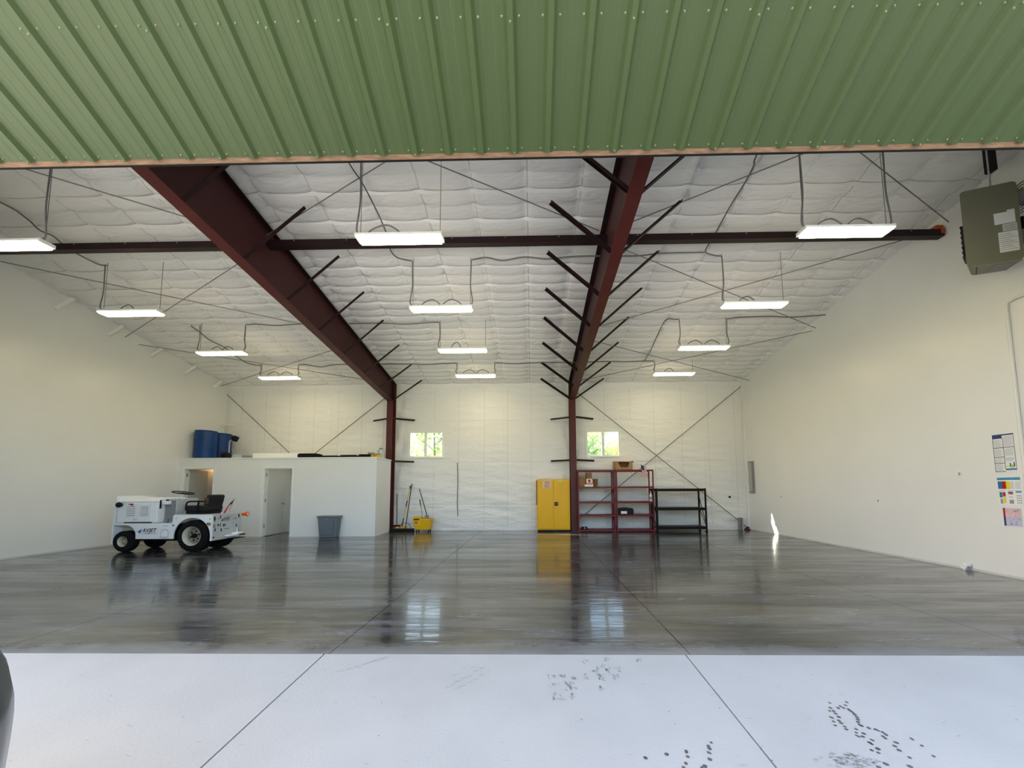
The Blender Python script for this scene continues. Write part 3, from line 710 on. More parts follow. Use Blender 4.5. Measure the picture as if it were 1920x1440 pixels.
# ------------------------------------------------------------------ office box in the back left corner
OY, OT = 11.22, 2.33
OXR = -4.66
D1 = (-10.53, -9.62); D2 = (-8.08, -7.21); DH = 2.045
w = MB(); ty = OY + 0.11
w.box(XL, D1[0], OY, ty, 0, OT); w.box(D1[0], D1[1], OY, ty, DH, OT); w.box(D1[1], D2[0], OY, ty, 0, OT); w.box(D2[0], D2[1], OY, ty, DH, OT); w.box(D2[1], OXR, OY, ty, 0, OT)
struct('wall_office_front', w, 'office_wall')
struct('wall_office_side', MB().box(OXR - 0.11, OXR, ty, 12.36, 0, OT), 'office_wall')
wp = MB(); wp.box(-8.28, -8.17, ty, 12.74, 0, OT); wp.box(-8.17, -4.90, 12.60, 12.66, 0, OT); wp.box(XL, -8.28, 12.60, 12.66, 0, OT)
struct('wall_office_partition', wp, 'office_wall')
struct('ceiling_office', MB().box(XL, OXR + 0.02, OY - 0.02, 12.36, OT, OT + 0.035).box(XL, -4.90, 12.36, 12.66, OT, OT + 0.035), 'trim')
for i, (a, b) in enumerate((D1, D2)):
    tr = MB(); k = 0.065
    tr.box(a - k, a, OY - 0.015, OY, 0, DH + k); tr.box(b, b + k, OY - 0.015, OY, 0, DH + k); tr.box(a, b, OY - 0.015, OY, DH, DH + k)
    tr.box(a, a + 0.02, OY, ty, 0, DH); tr.box(b - 0.02, b, OY, ty, 0, DH); tr.box(a + 0.02, b - 0.02, OY, ty, DH - 0.02, DH)
    struct('trim_%d' % (i + 1), tr, 'trim')
    de = struct_empty('door_%d' % (i + 1), (a + 0.03, ty, 0), label='grey-white office door standing open, ' + ('behind the tug seat' if i == 0 else 'beside the grey bin'))
    ang = math.radians(92 if i else 100); wd = b - a - 0.06
    dx_, dy_ = math.cos(ang), math.sin(ang)
    p0 = Vector((a + 0.045, ty - 0.01, 0)); p1 = p0 + Vector((dx_, dy_, 0)) * wd
    leaf = MB(); leaf.bar((p0.x, p0.y, DH / 2 - 0.01), (p1.x, p1.y, DH / 2 - 0.01), 0.04, DH - 0.05)
    lf = part('door_leaf', leaf, 'door', de)
    h = p0 + Vector((dx_, dy_, 0)) * (wd - 0.09)
    kn = MB(); kn.lathe([(0.032, 0.0), (0.032, 0.008), (0.012, 0.012), (0.012, 0.04), (0.028, 0.05), (0.030, 0.065), (0.018, 0.075)], (h.x + 0.02, h.y, 0.95), (1, 0.05, 0), 14)
    part('door_knob', kn, 'chrome', de, smooth=True)
    for hz in (0.25, 1.02, 1.80): part('hinge', MB().box(a + 0.018, a + 0.034, OY + 0.05, ty + 0.01, hz, hz + 0.10), 'chrome', de)
single('unseen_dome_light', MB().lathe([(0.02, 0.0), (0.10, 0.02), (0.14, 0.06), (0.15, 0.10)], (-6.9, 11.95, OT - 0.10), (0, 0, 1), 16), 'fill_bulb', 'added fill dome on the ceiling inside the office doorway beside the grey bin', 'ceiling light', smooth=True)  # added lamp, out of view, to brighten this office room
bl = single('unseen_dome_light', MB().lathe([(0.02, 0.0), (0.06, 0.02), (0.08, 0.06), (0.085, 0.10)], (-10.60, 12.42, OT - 0.10), (0, 0, 1), 16), 'warm_bulb', 'warm dome light on the ceiling inside the office doorway behind the tug', 'ceiling light', smooth=True)
# ------------------------------------------------------------------ hanging LED fixtures
def led_fixture(xc, y, z, label, arcs, drop):
    t = thing('led_fixture', label, 'light fixture', (xc, y, z), 'hanging LED light fixtures')
    L2, W2 = 0.60, 0.095
    h = MB(); h.box(xc - L2, xc + L2, y - W2, y + W2, z + 0.012, z + 0.045); h.prism([(-W2, 0.045), (W2, 0.045), (W2 * 0.6, 0.07), (-W2 * 0.6, 0.07)], (xc - L2 * 0.97, y, z), (0, 1, 0), (0, 0, 1), (L2 * 1.94, 0, 0))
    part('housing', h, 'housing', t)
    part('diffuser', MB().box(xc - L2 + 0.02, xc + L2 - 0.02, y - W2 + 0.008, y + W2 - 0.008, z - 0.022, z + 0.012), 'led', t)
    for s in (-1, 1): part('end_cap', MB().box(xc + s * (L2 + 0.006) - 0.008, xc + s * (L2 + 0.006) + 0.008, y - W2, y + W2, z - 0.002, z + 0.05), 'housing', t)
    for s in (-1, 1): part('hanging_wire', MB().tube([(xc + s * 0.57, y, z + 0.06), (xc + s * 0.57, y, roof_z(y) - 0.02)], 0.0045, 5), 'wire', t)
    for (a, b, hh) in arcs:
        part('cord_loop', MB().tube([(xc + a, y, z + 0.065), (xc + a + (b - a) * 0.22, y, z + 0.05 + hh * 0.72), (xc + a + (b - a) * 0.6, y, z + 0.06 + hh), (xc + a + (b - a) * 0.92, y, z + 0.05 + hh * 0.55), (xc + b, y, z + 0.065)], 0.010, 6, 5), 'cable', t, smooth=True)
    for s in drop:
        x0 = xc + s * 0.585; top = roof_z(y) - 0.10; hgt = top - z
        part('drop_cord', MB().tube([(x0 - s * 0.02, y - 0.03, z + 0.07), (x0 + s * 0.03, y - 0.03, z + 0.14), (x0 - s * 0.01, y - 0.03, z + 0.14 + 0.35 * (hgt - 0.14)), (x0 - s * 0.005, y - 0.03, z + 0.14 + 0.75 * (hgt - 0.14)), (x0 + s * 0.0, y - 0.03, top)], 0.011, 6, 6), 'cable', t, smooth=True)
two = [(-0.42, -0.02, 0.14), (0.42, 0.02, 0.14)]
LX = {'left': [-7.60, -7.96, -7.81, -7.73], 'middle': [-1.85, -1.75, -1.70, -1.68], 'right': [4.40, 4.33, 4.28, 4.32]}
LY = [5.05, 7.10, 9.13, 11.20]; LZ = [4.92, 4.90, 4.83, 4.82]
ORD = ['nearest the raised door', 'second from the raised door', 'third from the raised door', 'farthest back']
ARC = {'left': [[], [(-0.25, 0.05, 0.12)], [(-0.3, 0.0, 0.12), (0.3, 0.0, 0.12)], two], 'middle': [[(-0.5, 0.0, 0.16)], two, [(-0.3, -0.05, 0.16)], two], 'right': [two, [(-0.3, 0.02, 0.12)], two, [(-0.3, 0.0, 0.12)]]}
DRP = {'left': [[1], [-1], [-1, 1], [-1, 1]], 'middle': [[-1], [-1, 1], [-1], [-1, 1]], 'right': [[-1, 1], [-1], [-1, 1], [-1]]}
for bay in ('left', 'middle', 'right'):
    for k in range(4):
        led_fixture(LX[bay][k], LY[k], LZ[k], 'lit white LED fixture in the %s bay, %s' % (bay, ORD[k]), ARC[bay][k], DRP[bay][k])

# grey conduits running over the quilt from light to light
CABLES = [
 ([(-9.3, 5.0), (-8.77, 5.71), (-8.74, 6.02), (-8.82, 6.25), (-8.74, 6.39), (-8.81, 6.67), (-8.7, 7.05), (-8.55, 7.1)], 'conduit in the left bay from the first light back to the second'),
 ([(-2.75, 4.6), (-2.69, 5.22), (-2.64, 5.46), (-2.61, 5.85), (-2.61, 6.39), (-2.68, 6.77), (-2.64, 6.99), (-2.45, 7.08), (-2.36, 7.1)], 'conduit in the middle bay from the first light back to the second'),
 ([(3.3, 4.5), (3.33, 5.2), (3.38, 5.35), (3.39, 5.66), (3.37, 6.0), (3.38, 6.45), (3.38, 6.73), (3.39, 6.98), (3.6, 7.08), (3.75, 7.1)], 'conduit in the right bay from the doorway back to the second light'),
 ([(-1.16, 7.1), (-1.07, 7.08), (-0.85, 7.05), (-0.54, 7.13), (-0.11, 7.05), (0.34, 7.11), (0.9, 7.05), (1.74, 7.06), (2.15, 7.06), (2.55, 7.01), (3.38, 7.0)], 'conduit crossing the right frame between the second lights'),
 ([(-8.68, 9.15), (-8.7, 9.46), (-8.75, 9.8), (-8.65, 10.16), (-8.68, 10.59), (-8.68, 11.01), (-8.5, 11.18), (-8.32, 11.2)], 'conduit in the left bay from the third light back to the last'),
 ([(-7.22, 9.13), (-7.1, 9.12), (-6.97, 9.11), (-6.47, 9.18), (-5.84, 9.13), (-4.9, 9.15)], 'conduit in the left bay from the third light to the frame'),
 ([(-7.14, 11.2), (-6.93, 11.19), (-6.56, 11.35), (-6.0, 11.21), (-4.9, 11.2)], 'conduit in the left bay from the last light to the frame'),
 ([(-4.6, 9.14), (-3.71, 9.14), (-3.18, 9.19), (-2.54, 9.13), (-2.29, 9.13)], 'conduit in the middle bay from the left frame to the third light'),
 ([(-4.6, 11.2), (-3.7, 11.22), (-3.32, 11.26), (-2.43, 11.2), (-2.27, 11.2)], 'conduit in the middle bay from the left frame to the last light'),
 ([(-1.09, 11.2), (-1.01, 11.21), (-0.47, 11.27), (0.29, 11.22), (1.27, 11.22), (2.35, 11.19), (2.89, 11.22), (3.45, 11.19), (3.73, 11.2)], 'conduit crossing the right frame between the last lights'),
 ([(3.45, 11.19), (3.45, 10.6), (3.39, 9.8), (3.37, 9.25), (3.43, 9.1), (3.55, 9.12), (3.69, 9.13)], 'conduit in the right bay from the last light forward to the third'),
 ([(4.87, 9.13), (4.94, 9.13), (5.17, 9.08), (5.86, 9.06), (6.53, 9.1), (7.22, 9.02)], 'conduit in the right bay from the third light to the right wall'),
]
for pts, lab in CABLES:
    single('power_conduit', MB().tube([rp(x, y, 0.075) for x, y in pts], 0.013, 6, 5), 'cable', 'thin grey ' + lab, 'conduit', 'lighting conduits under the roof', smooth=True)

# ------------------------------------------------------------------ hanging heater by the right wall
hA = Vector((6.19, 5.20, 0)); hB = Vector((6.74, 5.00, 0)); hu = (hB - hA).normalized(); hn = Vector((hu.y, -hu.x, 0))   # hn toward the camera side
if hn.y > 0: hn = -hn
hw = (hB - hA).length; HZ0, HZ1, HD = 4.47, 5.60, 0.30
ht = thing('unit_heater', 'olive grey unit heater with paper labels hanging by the right wall', 'heater', ((hA.x + hB.x) / 2, 5.2, HZ0))
def rrect(w_, h_, r, n=5):
    out = []
    for (cx, cy, a0) in ((w_ - r, r, -90), (w_ - r, h_ - r, 0), (r, h_ - r, 90), (r, r, 180)):
        for k in range(n + 1):
            a = math.radians(a0 + 90 * k / n); out.append((cx + r * math.cos(a), cy + r * math.sin(a)))
    return out
mb = MB(); rr_ = rrect(hw, HZ1 - HZ0, 0.05); nn_ = len(rr_)
fa = [hA + hu * p + Vector((0, 0, HZ0 + q)) for p, q in rr_]; ba = [hA + hu * (0.20 + p * (hw - 0.20) / hw) - hn * HD + Vector((0, 0, HZ0 + q)) for p, q in rr_]
mb.add(fa + ba, [tuple(range(nn_ - 1, -1, -1)), tuple(range(nn_, 2 * nn_))] + [(i, (i + 1) % nn_, (i + 1) % nn_ + nn_, i + nn_) for i in range(nn_)])
part('cabinet', mb, 'heater', ht)
mb = MB(); mb.prism([(0.05, 0), (hw - 0.02, 0), (hw - 0.02, HD - 0.02), (0.22, HD - 0.02)], hA + Vector((0, 0, HZ0 - 0.012)), hu, -hn, (0, 0, 0.012)); part('base_pan', mb, 'heater_pan', ht)
mb = MB(); mb.prism([(0.32, 0.03), (hw - 0.06, 0.03), (hw - 0.06, HD - 0.06), (0.32, HD - 0.06)], hA + Vector((0, 0, HZ0 - 0.018)), hu, -hn, (0, 0, 0.007)); part('base_hatch', mb, 'mid_grey', ht)
mb = MB(); mb.prism([(0.10, 0.01), (0.11, 0.01), (0.25, HD - 0.03), (0.24, HD - 0.03)], hA + Vector((0, 0, HZ0 - 0.016)), hu, -hn, (0, 0, 0.005)); part('base_seam', mb, 'black', ht)
for k in range(7):
    z_ = HZ0 + 0.18 + k * 0.075
    part('louvre', MB().bar(hA + hu * 0.010 - hn * 0.03 + Vector((0, 0, z_)), hA + hu * 0.165 - hn * (HD - 0.04) + Vector((0, 0, z_)), 0.05, 0.012), 'soot', ht)
def on_face(a, b, z0, z1, d, t_=0.003):
    m_ = MB(); m_.prism([(a, z0), (b, z0), (b, z1), (a, z1)], hA + hn * d, hu, (0, 0, 1), hn * t_); return m_
for (a, b, z0, z1) in ((0.325, 0.535, 5.01, 5.175), (0.46, 0.535, 5.175, 5.20), (0.35, 0.545, 4.60, 4.89)):
    part('paper_label', on_face(a, b, z0, z1, 0.001), 'paper', ht)
part('paper_label', on_face(0.40, 0.545, 4.90, 5.0, 0.001), 'seam', ht)
pm_ = MB(); pr_ = MB()
for k in range(9):
    z_ = 4.63 + k * 0.028
    (pr_ if k in (2, 4) else pm_).prism([(0.36, z_), (0.535 - 0.03 * (k % 3), z_), (0.535 - 0.03 * (k % 3), z_ + 0.005), (0.36, z_ + 0.005)], hA + hn * 0.0045, hu, (0, 0, 1), hn * 0.001)
for k in range(3): pm_.prism([(0.42, 4.92 + k * 0.025), (0.53, 4.92 + k * 0.025), (0.53, 4.927 + k * 0.025), (0.42, 4.927 + k * 0.025)], hA + hn * 0.0045, hu, (0, 0, 1), hn * 0.001)
part('print_line', pm_, 'ink', ht, kind='stuff'); part('red_print_line', pr_, 'p_red', ht, kind='stuff')
rodp = hA + hu * 0.42 - hn * 0.15
part('hanger_rod', MB().tube([(rodp.x, rodp.y, HZ1 - 0.01), (rodp.x, rodp.y, roof_z(rodp.y) - 0.03)], 0.010, 8), 'grey_metal', ht)
part('hanger_bracket', MB().box(rodp.x + 0.0, rodp.x + 0.07, rodp.y - 0.05, rodp.y + 0.05, roof_z(rodp.y) - 0.40, roof_z(rodp.y) - 0.02), 'soot', ht)
mo = hA + hu * (hw + 0.10) - hn * 0.14
mb = MB(); mb.lathe([(0.09, -0.10), (0.11, -0.08), (0.11, 0.06), (0.06, 0.09)], (mo.x, mo.y, 5.42), hu, 16); part('fan_motor', mb, 'mid_grey', ht, smooth=True)
for k in range(3): part('fan_guard', MB().torus((mo.x + 0.03, mo.y, 5.42), hu, 0.13 + 0.04 * k, 0.006, 24, 5), 'soot', ht)
part('gas_valve', MB().box(mo.x - 0.05, mo.x + 0.06, mo.y - 0.05, mo.y + 0.06, 4.95, 5.12), 'soot', ht, bevel=0.01)
part('gas_pipe', MB().tube([(mo.x, mo.y, 4.95), (mo.x + 0.02, mo.y, 4.75), (mo.x + 0.10, mo.y + 0.02, 4.66), (7.24, mo.y + 0.02, 4.66)], 0.018, 8, 5), 'mid_grey', ht, smooth=True)

# ------------------------------------------------------------------ right wall fittings
def wbox(y0, y1, z0, z1, d0, d1): return MB().box(XR - d1, XR - d0, y0, y1, z0, z1)
single('white_conduit', MB().tube([(XR - 0.026, 5.63, 0.02), (XR - 0.026, 5.63, 4.08), (XR - 0.026, 5.61, 4.15), (XR - 0.026, 5.55, 4.17), (XR - 0.026, 4.2, 4.17)], 0.022, 8), 'trim', 'white electrical conduit running up the right wall beside the posters', 'conduit', smooth=True)
def poster(name, label, y0, y1, z0, z1, draw, curl=0.0):
    t = thing(name, label, 'poster', (XR - 0.004, (y0 + y1) / 2, z0))
    part('sheet', wbox(y0, y1, z0, z1, 0.001, 0.004), 'paper', t)
    acc = {}
    def put(m_, a, b, c, d):      # a..b across from the left edge, c..d up, fractions
        q = acc.setdefault((m_, 0 if m_ in ('ink', 'ink_black', 'navy') else len(acc)), MB()); W_, H_ = y1 - y0, z1 - z0
        q.box(XR - 0.006, XR - 0.004, y1 - b * W_, y1 - a * W_, z0 + c * H_, z0 + d * H_)
    draw(put)
    names = {'navy': 'navy_band', 'ink': 'text_block', 'ink_black': 'heading_bar', 'p_blue': 'blue_panel', 'p_cyan': 'sky_blue_banner', 'p_red': 'red_panel', 'p_yel': 'yellow_panel', 'p_teal': 'teal_panel', 'p_pink': 'pink_field', 'p_lilac': 'lilac_field', 'p_lime': 'lime_figure', 'orange': 'orange_panel'}
    for (m_, _k), q in acc.items(): part(names[m_], q, m_, t, kind='stuff' if m_ in ('ink', 'ink_black', 'navy') else None)
def d1(put):
    put('navy', 0, 1, 0.965, 1.0); put('navy', 0, 0.46, 0.89, 0.965); put('navy', 0, 0.02, 0.02, 0.96)
    put('navy', 0.48, 0.50, 0.1, 0.9); put('navy', 0.985, 1.0, 0.08, 0.96)
    for z_ in (0.64, 0.40, 0.24, 0.02): put('ink_black', 0, 0.5, z_, z_ + 0.014)
    put('ink_black', 0.5, 1.0, 0.64, 0.652)
    put('p_blue', 0.5, 1, 0.06, 0.10); put('p_lime', 0.75, 0.88, 0.11, 0.20); put('p_blue', 0.70, 0.76, 0.14, 0.24); put('p_blue', 0.88, 0.94, 0.14, 0.26); put('p_yel', 0.52, 0.70, 0.15, 0.17)
    for k in range(40):
        z_ = 0.05 + k * 0.0205
        if abs(z_ - 0.64) < .02 or abs(z_ - .40) < .02 or abs(z_ - .24) < .02: continue
        put('ink', 0.05, 0.44 - 0.05 * (k % 3), z_, z_ + 0.006)
        if z_ > 0.28: put('ink', 0.54, 0.95 - 0.06 * (k % 4 == 0), z_, z_ + 0.006)
    for k in range(4): put('ink', 0.54, 0.95, 0.87 + k * 0.02, 0.876 + k * 0.02)
def d2(put):
    put('p_cyan', 0, 1, 0.90, 1.0); put('p_blue', 0.02, 0.20, 0.58, 0.86); put('p_red', 0.20, 0.38, 0.58, 0.86); put('p_yel', 0.38, 0.54, 0.58, 0.86)
    for k in range(6): put('ink', 0.56, 0.70, 0.60 + k * 0.045, 0.615 + k * 0.045); put('ink', 0.76, 0.98, 0.60 + k * 0.045, 0.61 + k * 0.045)
    put('p_teal', 0.05, 0.17, 0.26, 0.46); put('p_red', 0.19, 0.31, 0.30, 0.46); put('p_yel', 0.20, 0.31, 0.06, 0.28); put('ink', 0.07, 0.17, 0.04, 0.22)
    put('p_blue', 0.44, 0.64, 0.43, 0.48); put('orange', 0.44, 0.64, 0.38, 0.43); put('p_cyan', 0.76, 1.0, 0.44, 0.51)
    for k in range(5): put('ink_black', 0.46, 0.64, 0.05 + k * 0.028, 0.065 + k * 0.028)
    put('ink', 0.46, 0.62, 0.27, 0.29); put('ink', 0.02, 0.30, 0.50, 0.515); put('ink', 0.42, 0.70, 0.51, 0.525)
    for r in range(4):
        for c in range(3): put('ink_black', 0.79 + c * 0.075, 0.82 + c * 0.075, 0.06 + r * 0.085, 0.09 + r * 0.085)
    for k in range(16): put('paper' if False else 'ink', 0.06 + k * 0.055, 0.09 + k * 0.055, 0.935, 0.965)
def d3(put):
    put('p_red', 0, 0.12, 0.5, 1.0); put('navy', 0, 0.12, 0, 0.5); put('p_pink', 0.12, 1, 0.5, 1.0); put('p_lilac', 0.12, 1, 0, 0.5)
    rr = random.Random(3)
    for k in range(26):
        a, c = rr.uniform(0.16, 0.92), rr.uniform(0.05, 0.9); put('ink_black' if k % 3 == 0 else 'navy', a, a + rr.uniform(0.02, 0.05), c, c + rr.uniform(0.02, 0.06))
poster('labour_poster', 'tall white notice poster with navy headings on the right wall, uppermost of three', 5.735, 5.995, 1.585, 2.175, d1)
poster('safety_poster', 'white safety poster with blue, red and yellow blocks on the right wall, middle of three', 5.712, 5.99, 1.095, 1.51, d2)
poster('chart_poster', 'small pink and lilac chart poster on the right wall, lowest of three', 5.74, 5.955, 0.775, 1.045, d3)
def wall_plate(y, z, label, sw=True, h=0.115, w_=0.072):
    t = thing('wall_plate', label, 'wall plate', (XR, y, z - h / 2)); part('plate', wbox(y - w_ / 2, y + w_ / 2, z - h / 2, z + h / 2, 0.0, 0.008), 'housing', t, bevel=0.003)
    if sw: part('toggle', wbox(y - 0.012, y + 0.012, z - 0.03, z + 0.02, 0.006, 0.02), 'grey_metal', t)
wall_plate(6.49, 1.595, 'white switch plate on the right wall left of the notice poster')
wall_plate(8.03, 1.10, 'small white outlet plate halfway along the right wall', True)
wall_plate(11.1, 1.12, 'small white outlet plate at the far end of the right wall', True)
ep = thing('electrical_panel', 'narrow grey electrical panel on the right wall by the back corner', 'electrical panel', (XR - 0.05, 12.48, 1.22))
part('panel_box', wbox(12.36, 12.58, 1.22, 2.25, 0, 0.07), 'mid_grey', ep, bevel=0.008); part('panel_cover', wbox(12.39, 12.55, 1.27, 2.20, 0.07, 0.078), 'grey_metal', ep)
se = thing('floor_sensor', 'small white sensor box at the foot of the right wall below the posters', 'sensor', (XR - 0.05, 6.48, 0.0))
part('sensor_body', MB().obox((XR - 0.06, 6.48, 0.055), (0.09, 0.07, 0.10), Matrix.Rotation(0.5, 3, 'X')), 'housing', se, bevel=0.01); part('sensor_eye', MB().cyl((XR - 0.085, 6.435, 0.055), (XR - 0.075, 6.425, 0.05), 0.02, n=12), 'mid_grey', se); part('sensor_bracket', MB().box(XR - 0.02, XR, 6.44, 6.53, 0.0, 0.10), 'grey_metal', se)
po = thing('steel_post', 'short grey steel post standing at the back wall near the right corner', 'post', (6.90, 12.66, 0)); part('web', MB().box(6.83, 6.97, 12.70, 12.71, 0, 0.40), 'mid_grey', po); part('flange', MB().box(6.83, 6.87, 12.62, 12.71, 0, 0.40), 'mid_grey', po); part('flange', MB().box(6.93, 6.97, 12.62, 12.71, 0, 0.40), 'grey_metal', po)
co = thing('corner_anchor', 'red oxide rod anchor plate on the floor in the right back corner', 'anchor plate', (7.12, 12.74, 0)); part('anchor_plate', MB().box(7.02, 7.22, 12.68, 12.78, 0, 0.03), 'oxide', co); part('anchor_tab', MB().prism([(7.05, 0.03), (7.2, 0.03), (7.2, 0.10), (7.12, 0.10)], (0, 12.72, 0), (1, 0, 0), (0, 0, 1), (0, 0.02, 0)), 'oxide', co)

# ------------------------------------------------------------------ yellow flammables cabinet
cx0, cx1, cy0, cz1 = 0.18, 1.25, 12.34, 1.69
cb = thing('safety_cabinet', 'yellow two-door flammables cabinet beside the right column', 'cabinet', ((cx0 + cx1) / 2, 12.55, 0))
part('body', MB().box(cx0, cx1, cy0 + 0.03, 12.78, 0.05, cz1), 'yellow', cb, bevel=0.006)
part('plinth', MB().box(cx0 + 0.02, cx1 - 0.02, cy0 + 0.05, 12.76, 0, 0.05), 'black', cb)
cm = 0.71
for i, (a, b) in enumerate(((cx0 + 0.035, cm - 0.002), (cm + 0.002, cx1 - 0.035))):
    d_ = part('door', MB().box(a, b, cy0 + 0.008, cy0 + 0.03, 0.085, cz1 - 0.035), 'yellow', cb, bevel=0.005)
    for hz in (0.25, 0.85, 1.45): part('hinge', MB().cyl((cx0 + 0.03 if i == 0 else cx1 - 0.03, cy0 + 0.012, hz), (cx0 + 0.03 if i == 0 else cx1 - 0.03, cy0 + 0.012, hz + 0.08), 0.009, n=8), 'yellow', d_)
    if i == 1:
        part('paddle_latch', MB().box(a + 0.03, a + 0.15, cy0 - 0.006, cy0 + 0.008, 0.83, 0.95), 'black', d_, bevel=0.006); part('latch_lever', MB().box(a + 0.06, a + 0.14, cy0 - 0.014, cy0 - 0.006, 0.875, 0.905), 'mid_grey', d_)
        st = MB(); st.box(a + 0.14, a + 0.29, cy0 + 0.004, cy0 + 0.008, 1.60, 1.655); part('small_sticker', st, 'p_lime', d_)
    else:
        part('warning_sticker', MB().box(a + 0.15, a + 0.42, cy0 + 0.004, cy0 + 0.008, 1.40, 1.65), 'p_yel' if False else 'lumber', d_)
        ln = MB(); r2 = MB()
        r2.box(a + 0.20, a + 0.38, cy0 + 0.002, cy0 + 0.004, 1.585, 1.60); r2.box(a + 0.23, a + 0.38, cy0 + 0.002, cy0 + 0.004, 1.612, 1.622)
        for k in range(6): ln.box(a + 0.19 + 0.02 * (k % 2), a + 0.39 - 0.03 * (k % 3), cy0 + 0.002, cy0 + 0.004, 1.42 + k * 0.026, 1.432 + k * 0.026)
        part('warning_text', ln, 'clip', d_); part('warning_heading', r2, 'p_red', d_)
part('side_rail', MB().box(cx0 - 0.025, cx0 - 0.002, 12.55, 12.58, 0.85, 1.66), 'black', cb)

# ------------------------------------------------------------------ shelving
def slotted_post(mb, x, y, z1, s=0.038):
    mb.box(x - s / 2, x + s / 2, y - 0.004, y, 0, z1); mb.box(x - s / 2, x - s / 2 + 0.004, y, y + s, 0, z1)
def rack(name, label, x0, x1, y0, y1, H_, levels, steel, deck, post=0.045, beam=0.055):
    t = thing(name, label, 'shelf', ((x0 + x1) / 2, (y0 + y1) / 2, 0))
    for x in (x0 + post / 2, x1 - post / 2):
        for y in (y0 + post / 2, y1 - post / 2):
            mb = MB(); mb.box(x - post / 2, x + post / 2, y - post / 2, y - post / 2 + 0.006, 0.0, H_); sx = x - post / 2 if x < (x0 + x1) / 2 else x + post / 2 - 0.006
            mb.box(sx, sx + 0.006, y - post / 2, y + post / 2, 0.0, H_); mb.box(x - post / 2 - 0.006, x + post / 2 + 0.006, y - post / 2 - 0.006, y + post / 2 + 0.006, 0.0, 0.012)
            part('upright', mb, steel, t)
    for z in levels:
        mb = MB()
        for y in (y0 - 0.002, y1 - 0.018): mb.box(x0 + 0.01, x1 - 0.01, y, y + 0.02, z - beam, z)
        part('beam', mb, steel, t)
        part('deck', MB().box(x0 + 0.012, x1 - 0.012, y0 + 0.02, y1 - 0.02, z - 0.016, z - 0.004), deck, t)
    for x in (x0 + 0.012, x1 - 0.012):
        for i in range(len(levels) - 1):
            if i % 2 == 0: part('side_brace', MB().bar((x, y0 + 0.03, levels[i] - 0.03), (x, y1 - 0.03, levels[i + 1] - 0.03), 0.008, 0.03), steel, t)
    return t
RL = [0.075, 0.545, 0.965, 1.445, 1.985]
rack('shelf_rack', 'maroon steel shelf rack next to the right column, holding small boxes', 1.475, 2.688, 12.16, 12.62, 1.985, RL, 'red_steel', 'maroon_dark')
rack('shelf_rack', 'maroon steel shelf rack beside the black rack, open carton on top', 2.706, 3.920, 12.16, 12.62, 1.985, RL, 'red_steel', 'maroon_dark')
bk = rack('shelf_rack', 'black steel shelf rack, low and empty, right of the maroon racks', 3.955, 5.555, 12.12, 12.66, 1.375, [0.17, 0.765, 1.37], 'soot', 'soot', 0.06, 0.085)
for x in (4.0, 5.52): part('end_brace', MB().bar((x, 12.16, 0.3), (x, 12.62, 1.2), 0.01, 0.03), 'soot', bk)
bx = thing('open_carton', 'open brown cardboard carton with a cut-down front on top of the maroon rack', 'box', (3.0, 12.38, 1.985))
z0 = 1.985; a, b, y0, y1 = 2.70, 3.27, 12.20, 12.56
part('bottom', MB().box(a, b, y0, y1, z0, z0 + 0.008), 'card_dark', bx); part('back', MB().box(a, b, y1 - 0.008, y1, z0, z0 + 0.29), 'card_dark', bx); part('shade_flap', MB().box(a + 0.01, b - 0.01, y0 + 0.08, y1 - 0.008, z0 + 0.262, z0 + 0.268), 'card', bx)  # back and bottom darkened as inner shade; top flap added to shade them
for (p, q) in ((a, a + 0.008), (b - 0.008, b)): part('side', MB().prism([(y0, z0), (y1, z0), (y1, z0 + 0.29), (y0, z0 + 0.27)], (p, 0, 0), (0, 1, 0), (0, 0, 1), (q - p, 0, 0)), 'card', bx)
part('front', MB().prism([(a, z0), (b, z0), (b, z0 + 0.27), (b - 0.09, z0 + 0.27), (b - 0.15, z0 + 0.08), (a + 0.18, z0 + 0.08), (a + 0.09, z0 + 0.27), (a, z0 + 0.27)], (0, y0, 0), (1, 0, 0), (0, 0, 1), (0, 0.008, 0)), 'card', bx)
part('flap', MB().bar((b + 0.0, 12.38, z0 + 0.285), (b + 0.06, 12.38, z0 + 0.25), 0.34, 0.006, up=(0, 0, 1)), 'card', bx)
def carton(label, x0, x1, y0, y1, z0, z1, m_='card', logo=None):
    t = thing('carton', label, 'box', ((x0 + x1) / 2, (y0 + y1) / 2, z0), 'boxes on the maroon rack')
    part('box_body', MB().box(x0, x1, y0, y1, z0, z1), m_, t, bevel=0.004)
    part('tape', MB().box((x0 + x1) / 2 - 0.02, (x0 + x1) / 2 + 0.02, y0 - 0.001, y1, z1, z1 + 0.0012), 'lumber', t)
    for k in (-1, 1): part('flap', MB().bar(((x0 + x1) / 2 + k * (x1 - x0) * 0.25, y0, z1 + 0.002), ((x0 + x1) / 2 + k * (x1 - x0) * 0.25, y1, z1 + 0.002), (x1 - x0) * 0.48, 0.004), m_, t)
    if logo: part('label', MB().box(x0 + 0.03, x1 - 0.03, y0 - 0.0015, y0, z0 + 0.05, z1 - 0.03), 'paper', t); part('red_mark', MB().cyl(((x0 + x1) / 2, y0 - 0.003, (z0 + z1) / 2 + 0.01), ((x0 + x1) / 2, y0 - 0.0015, (z0 + z1) / 2 + 0.01), 0.05, n=14), 'p_red', t)
carton('tall brown carton at the left end of the maroon rack, beside the column', 1.53, 1.74, 12.22, 12.5, 1.445, 1.77, 'card_dark')
sb = thing('flat_box', 'flat white box under the carton with the red mark', 'box', (1.86, 12.3, 1.445)); part('tray', MB().box(1.71, 1.995, 12.20, 12.48, 1.445, 1.50), 'paper', sb, bevel=0.004); part('lid', MB().box(1.705, 2.0, 12.195, 12.485, 1.50, 1.515), 'paper', sb, bevel=0.003)
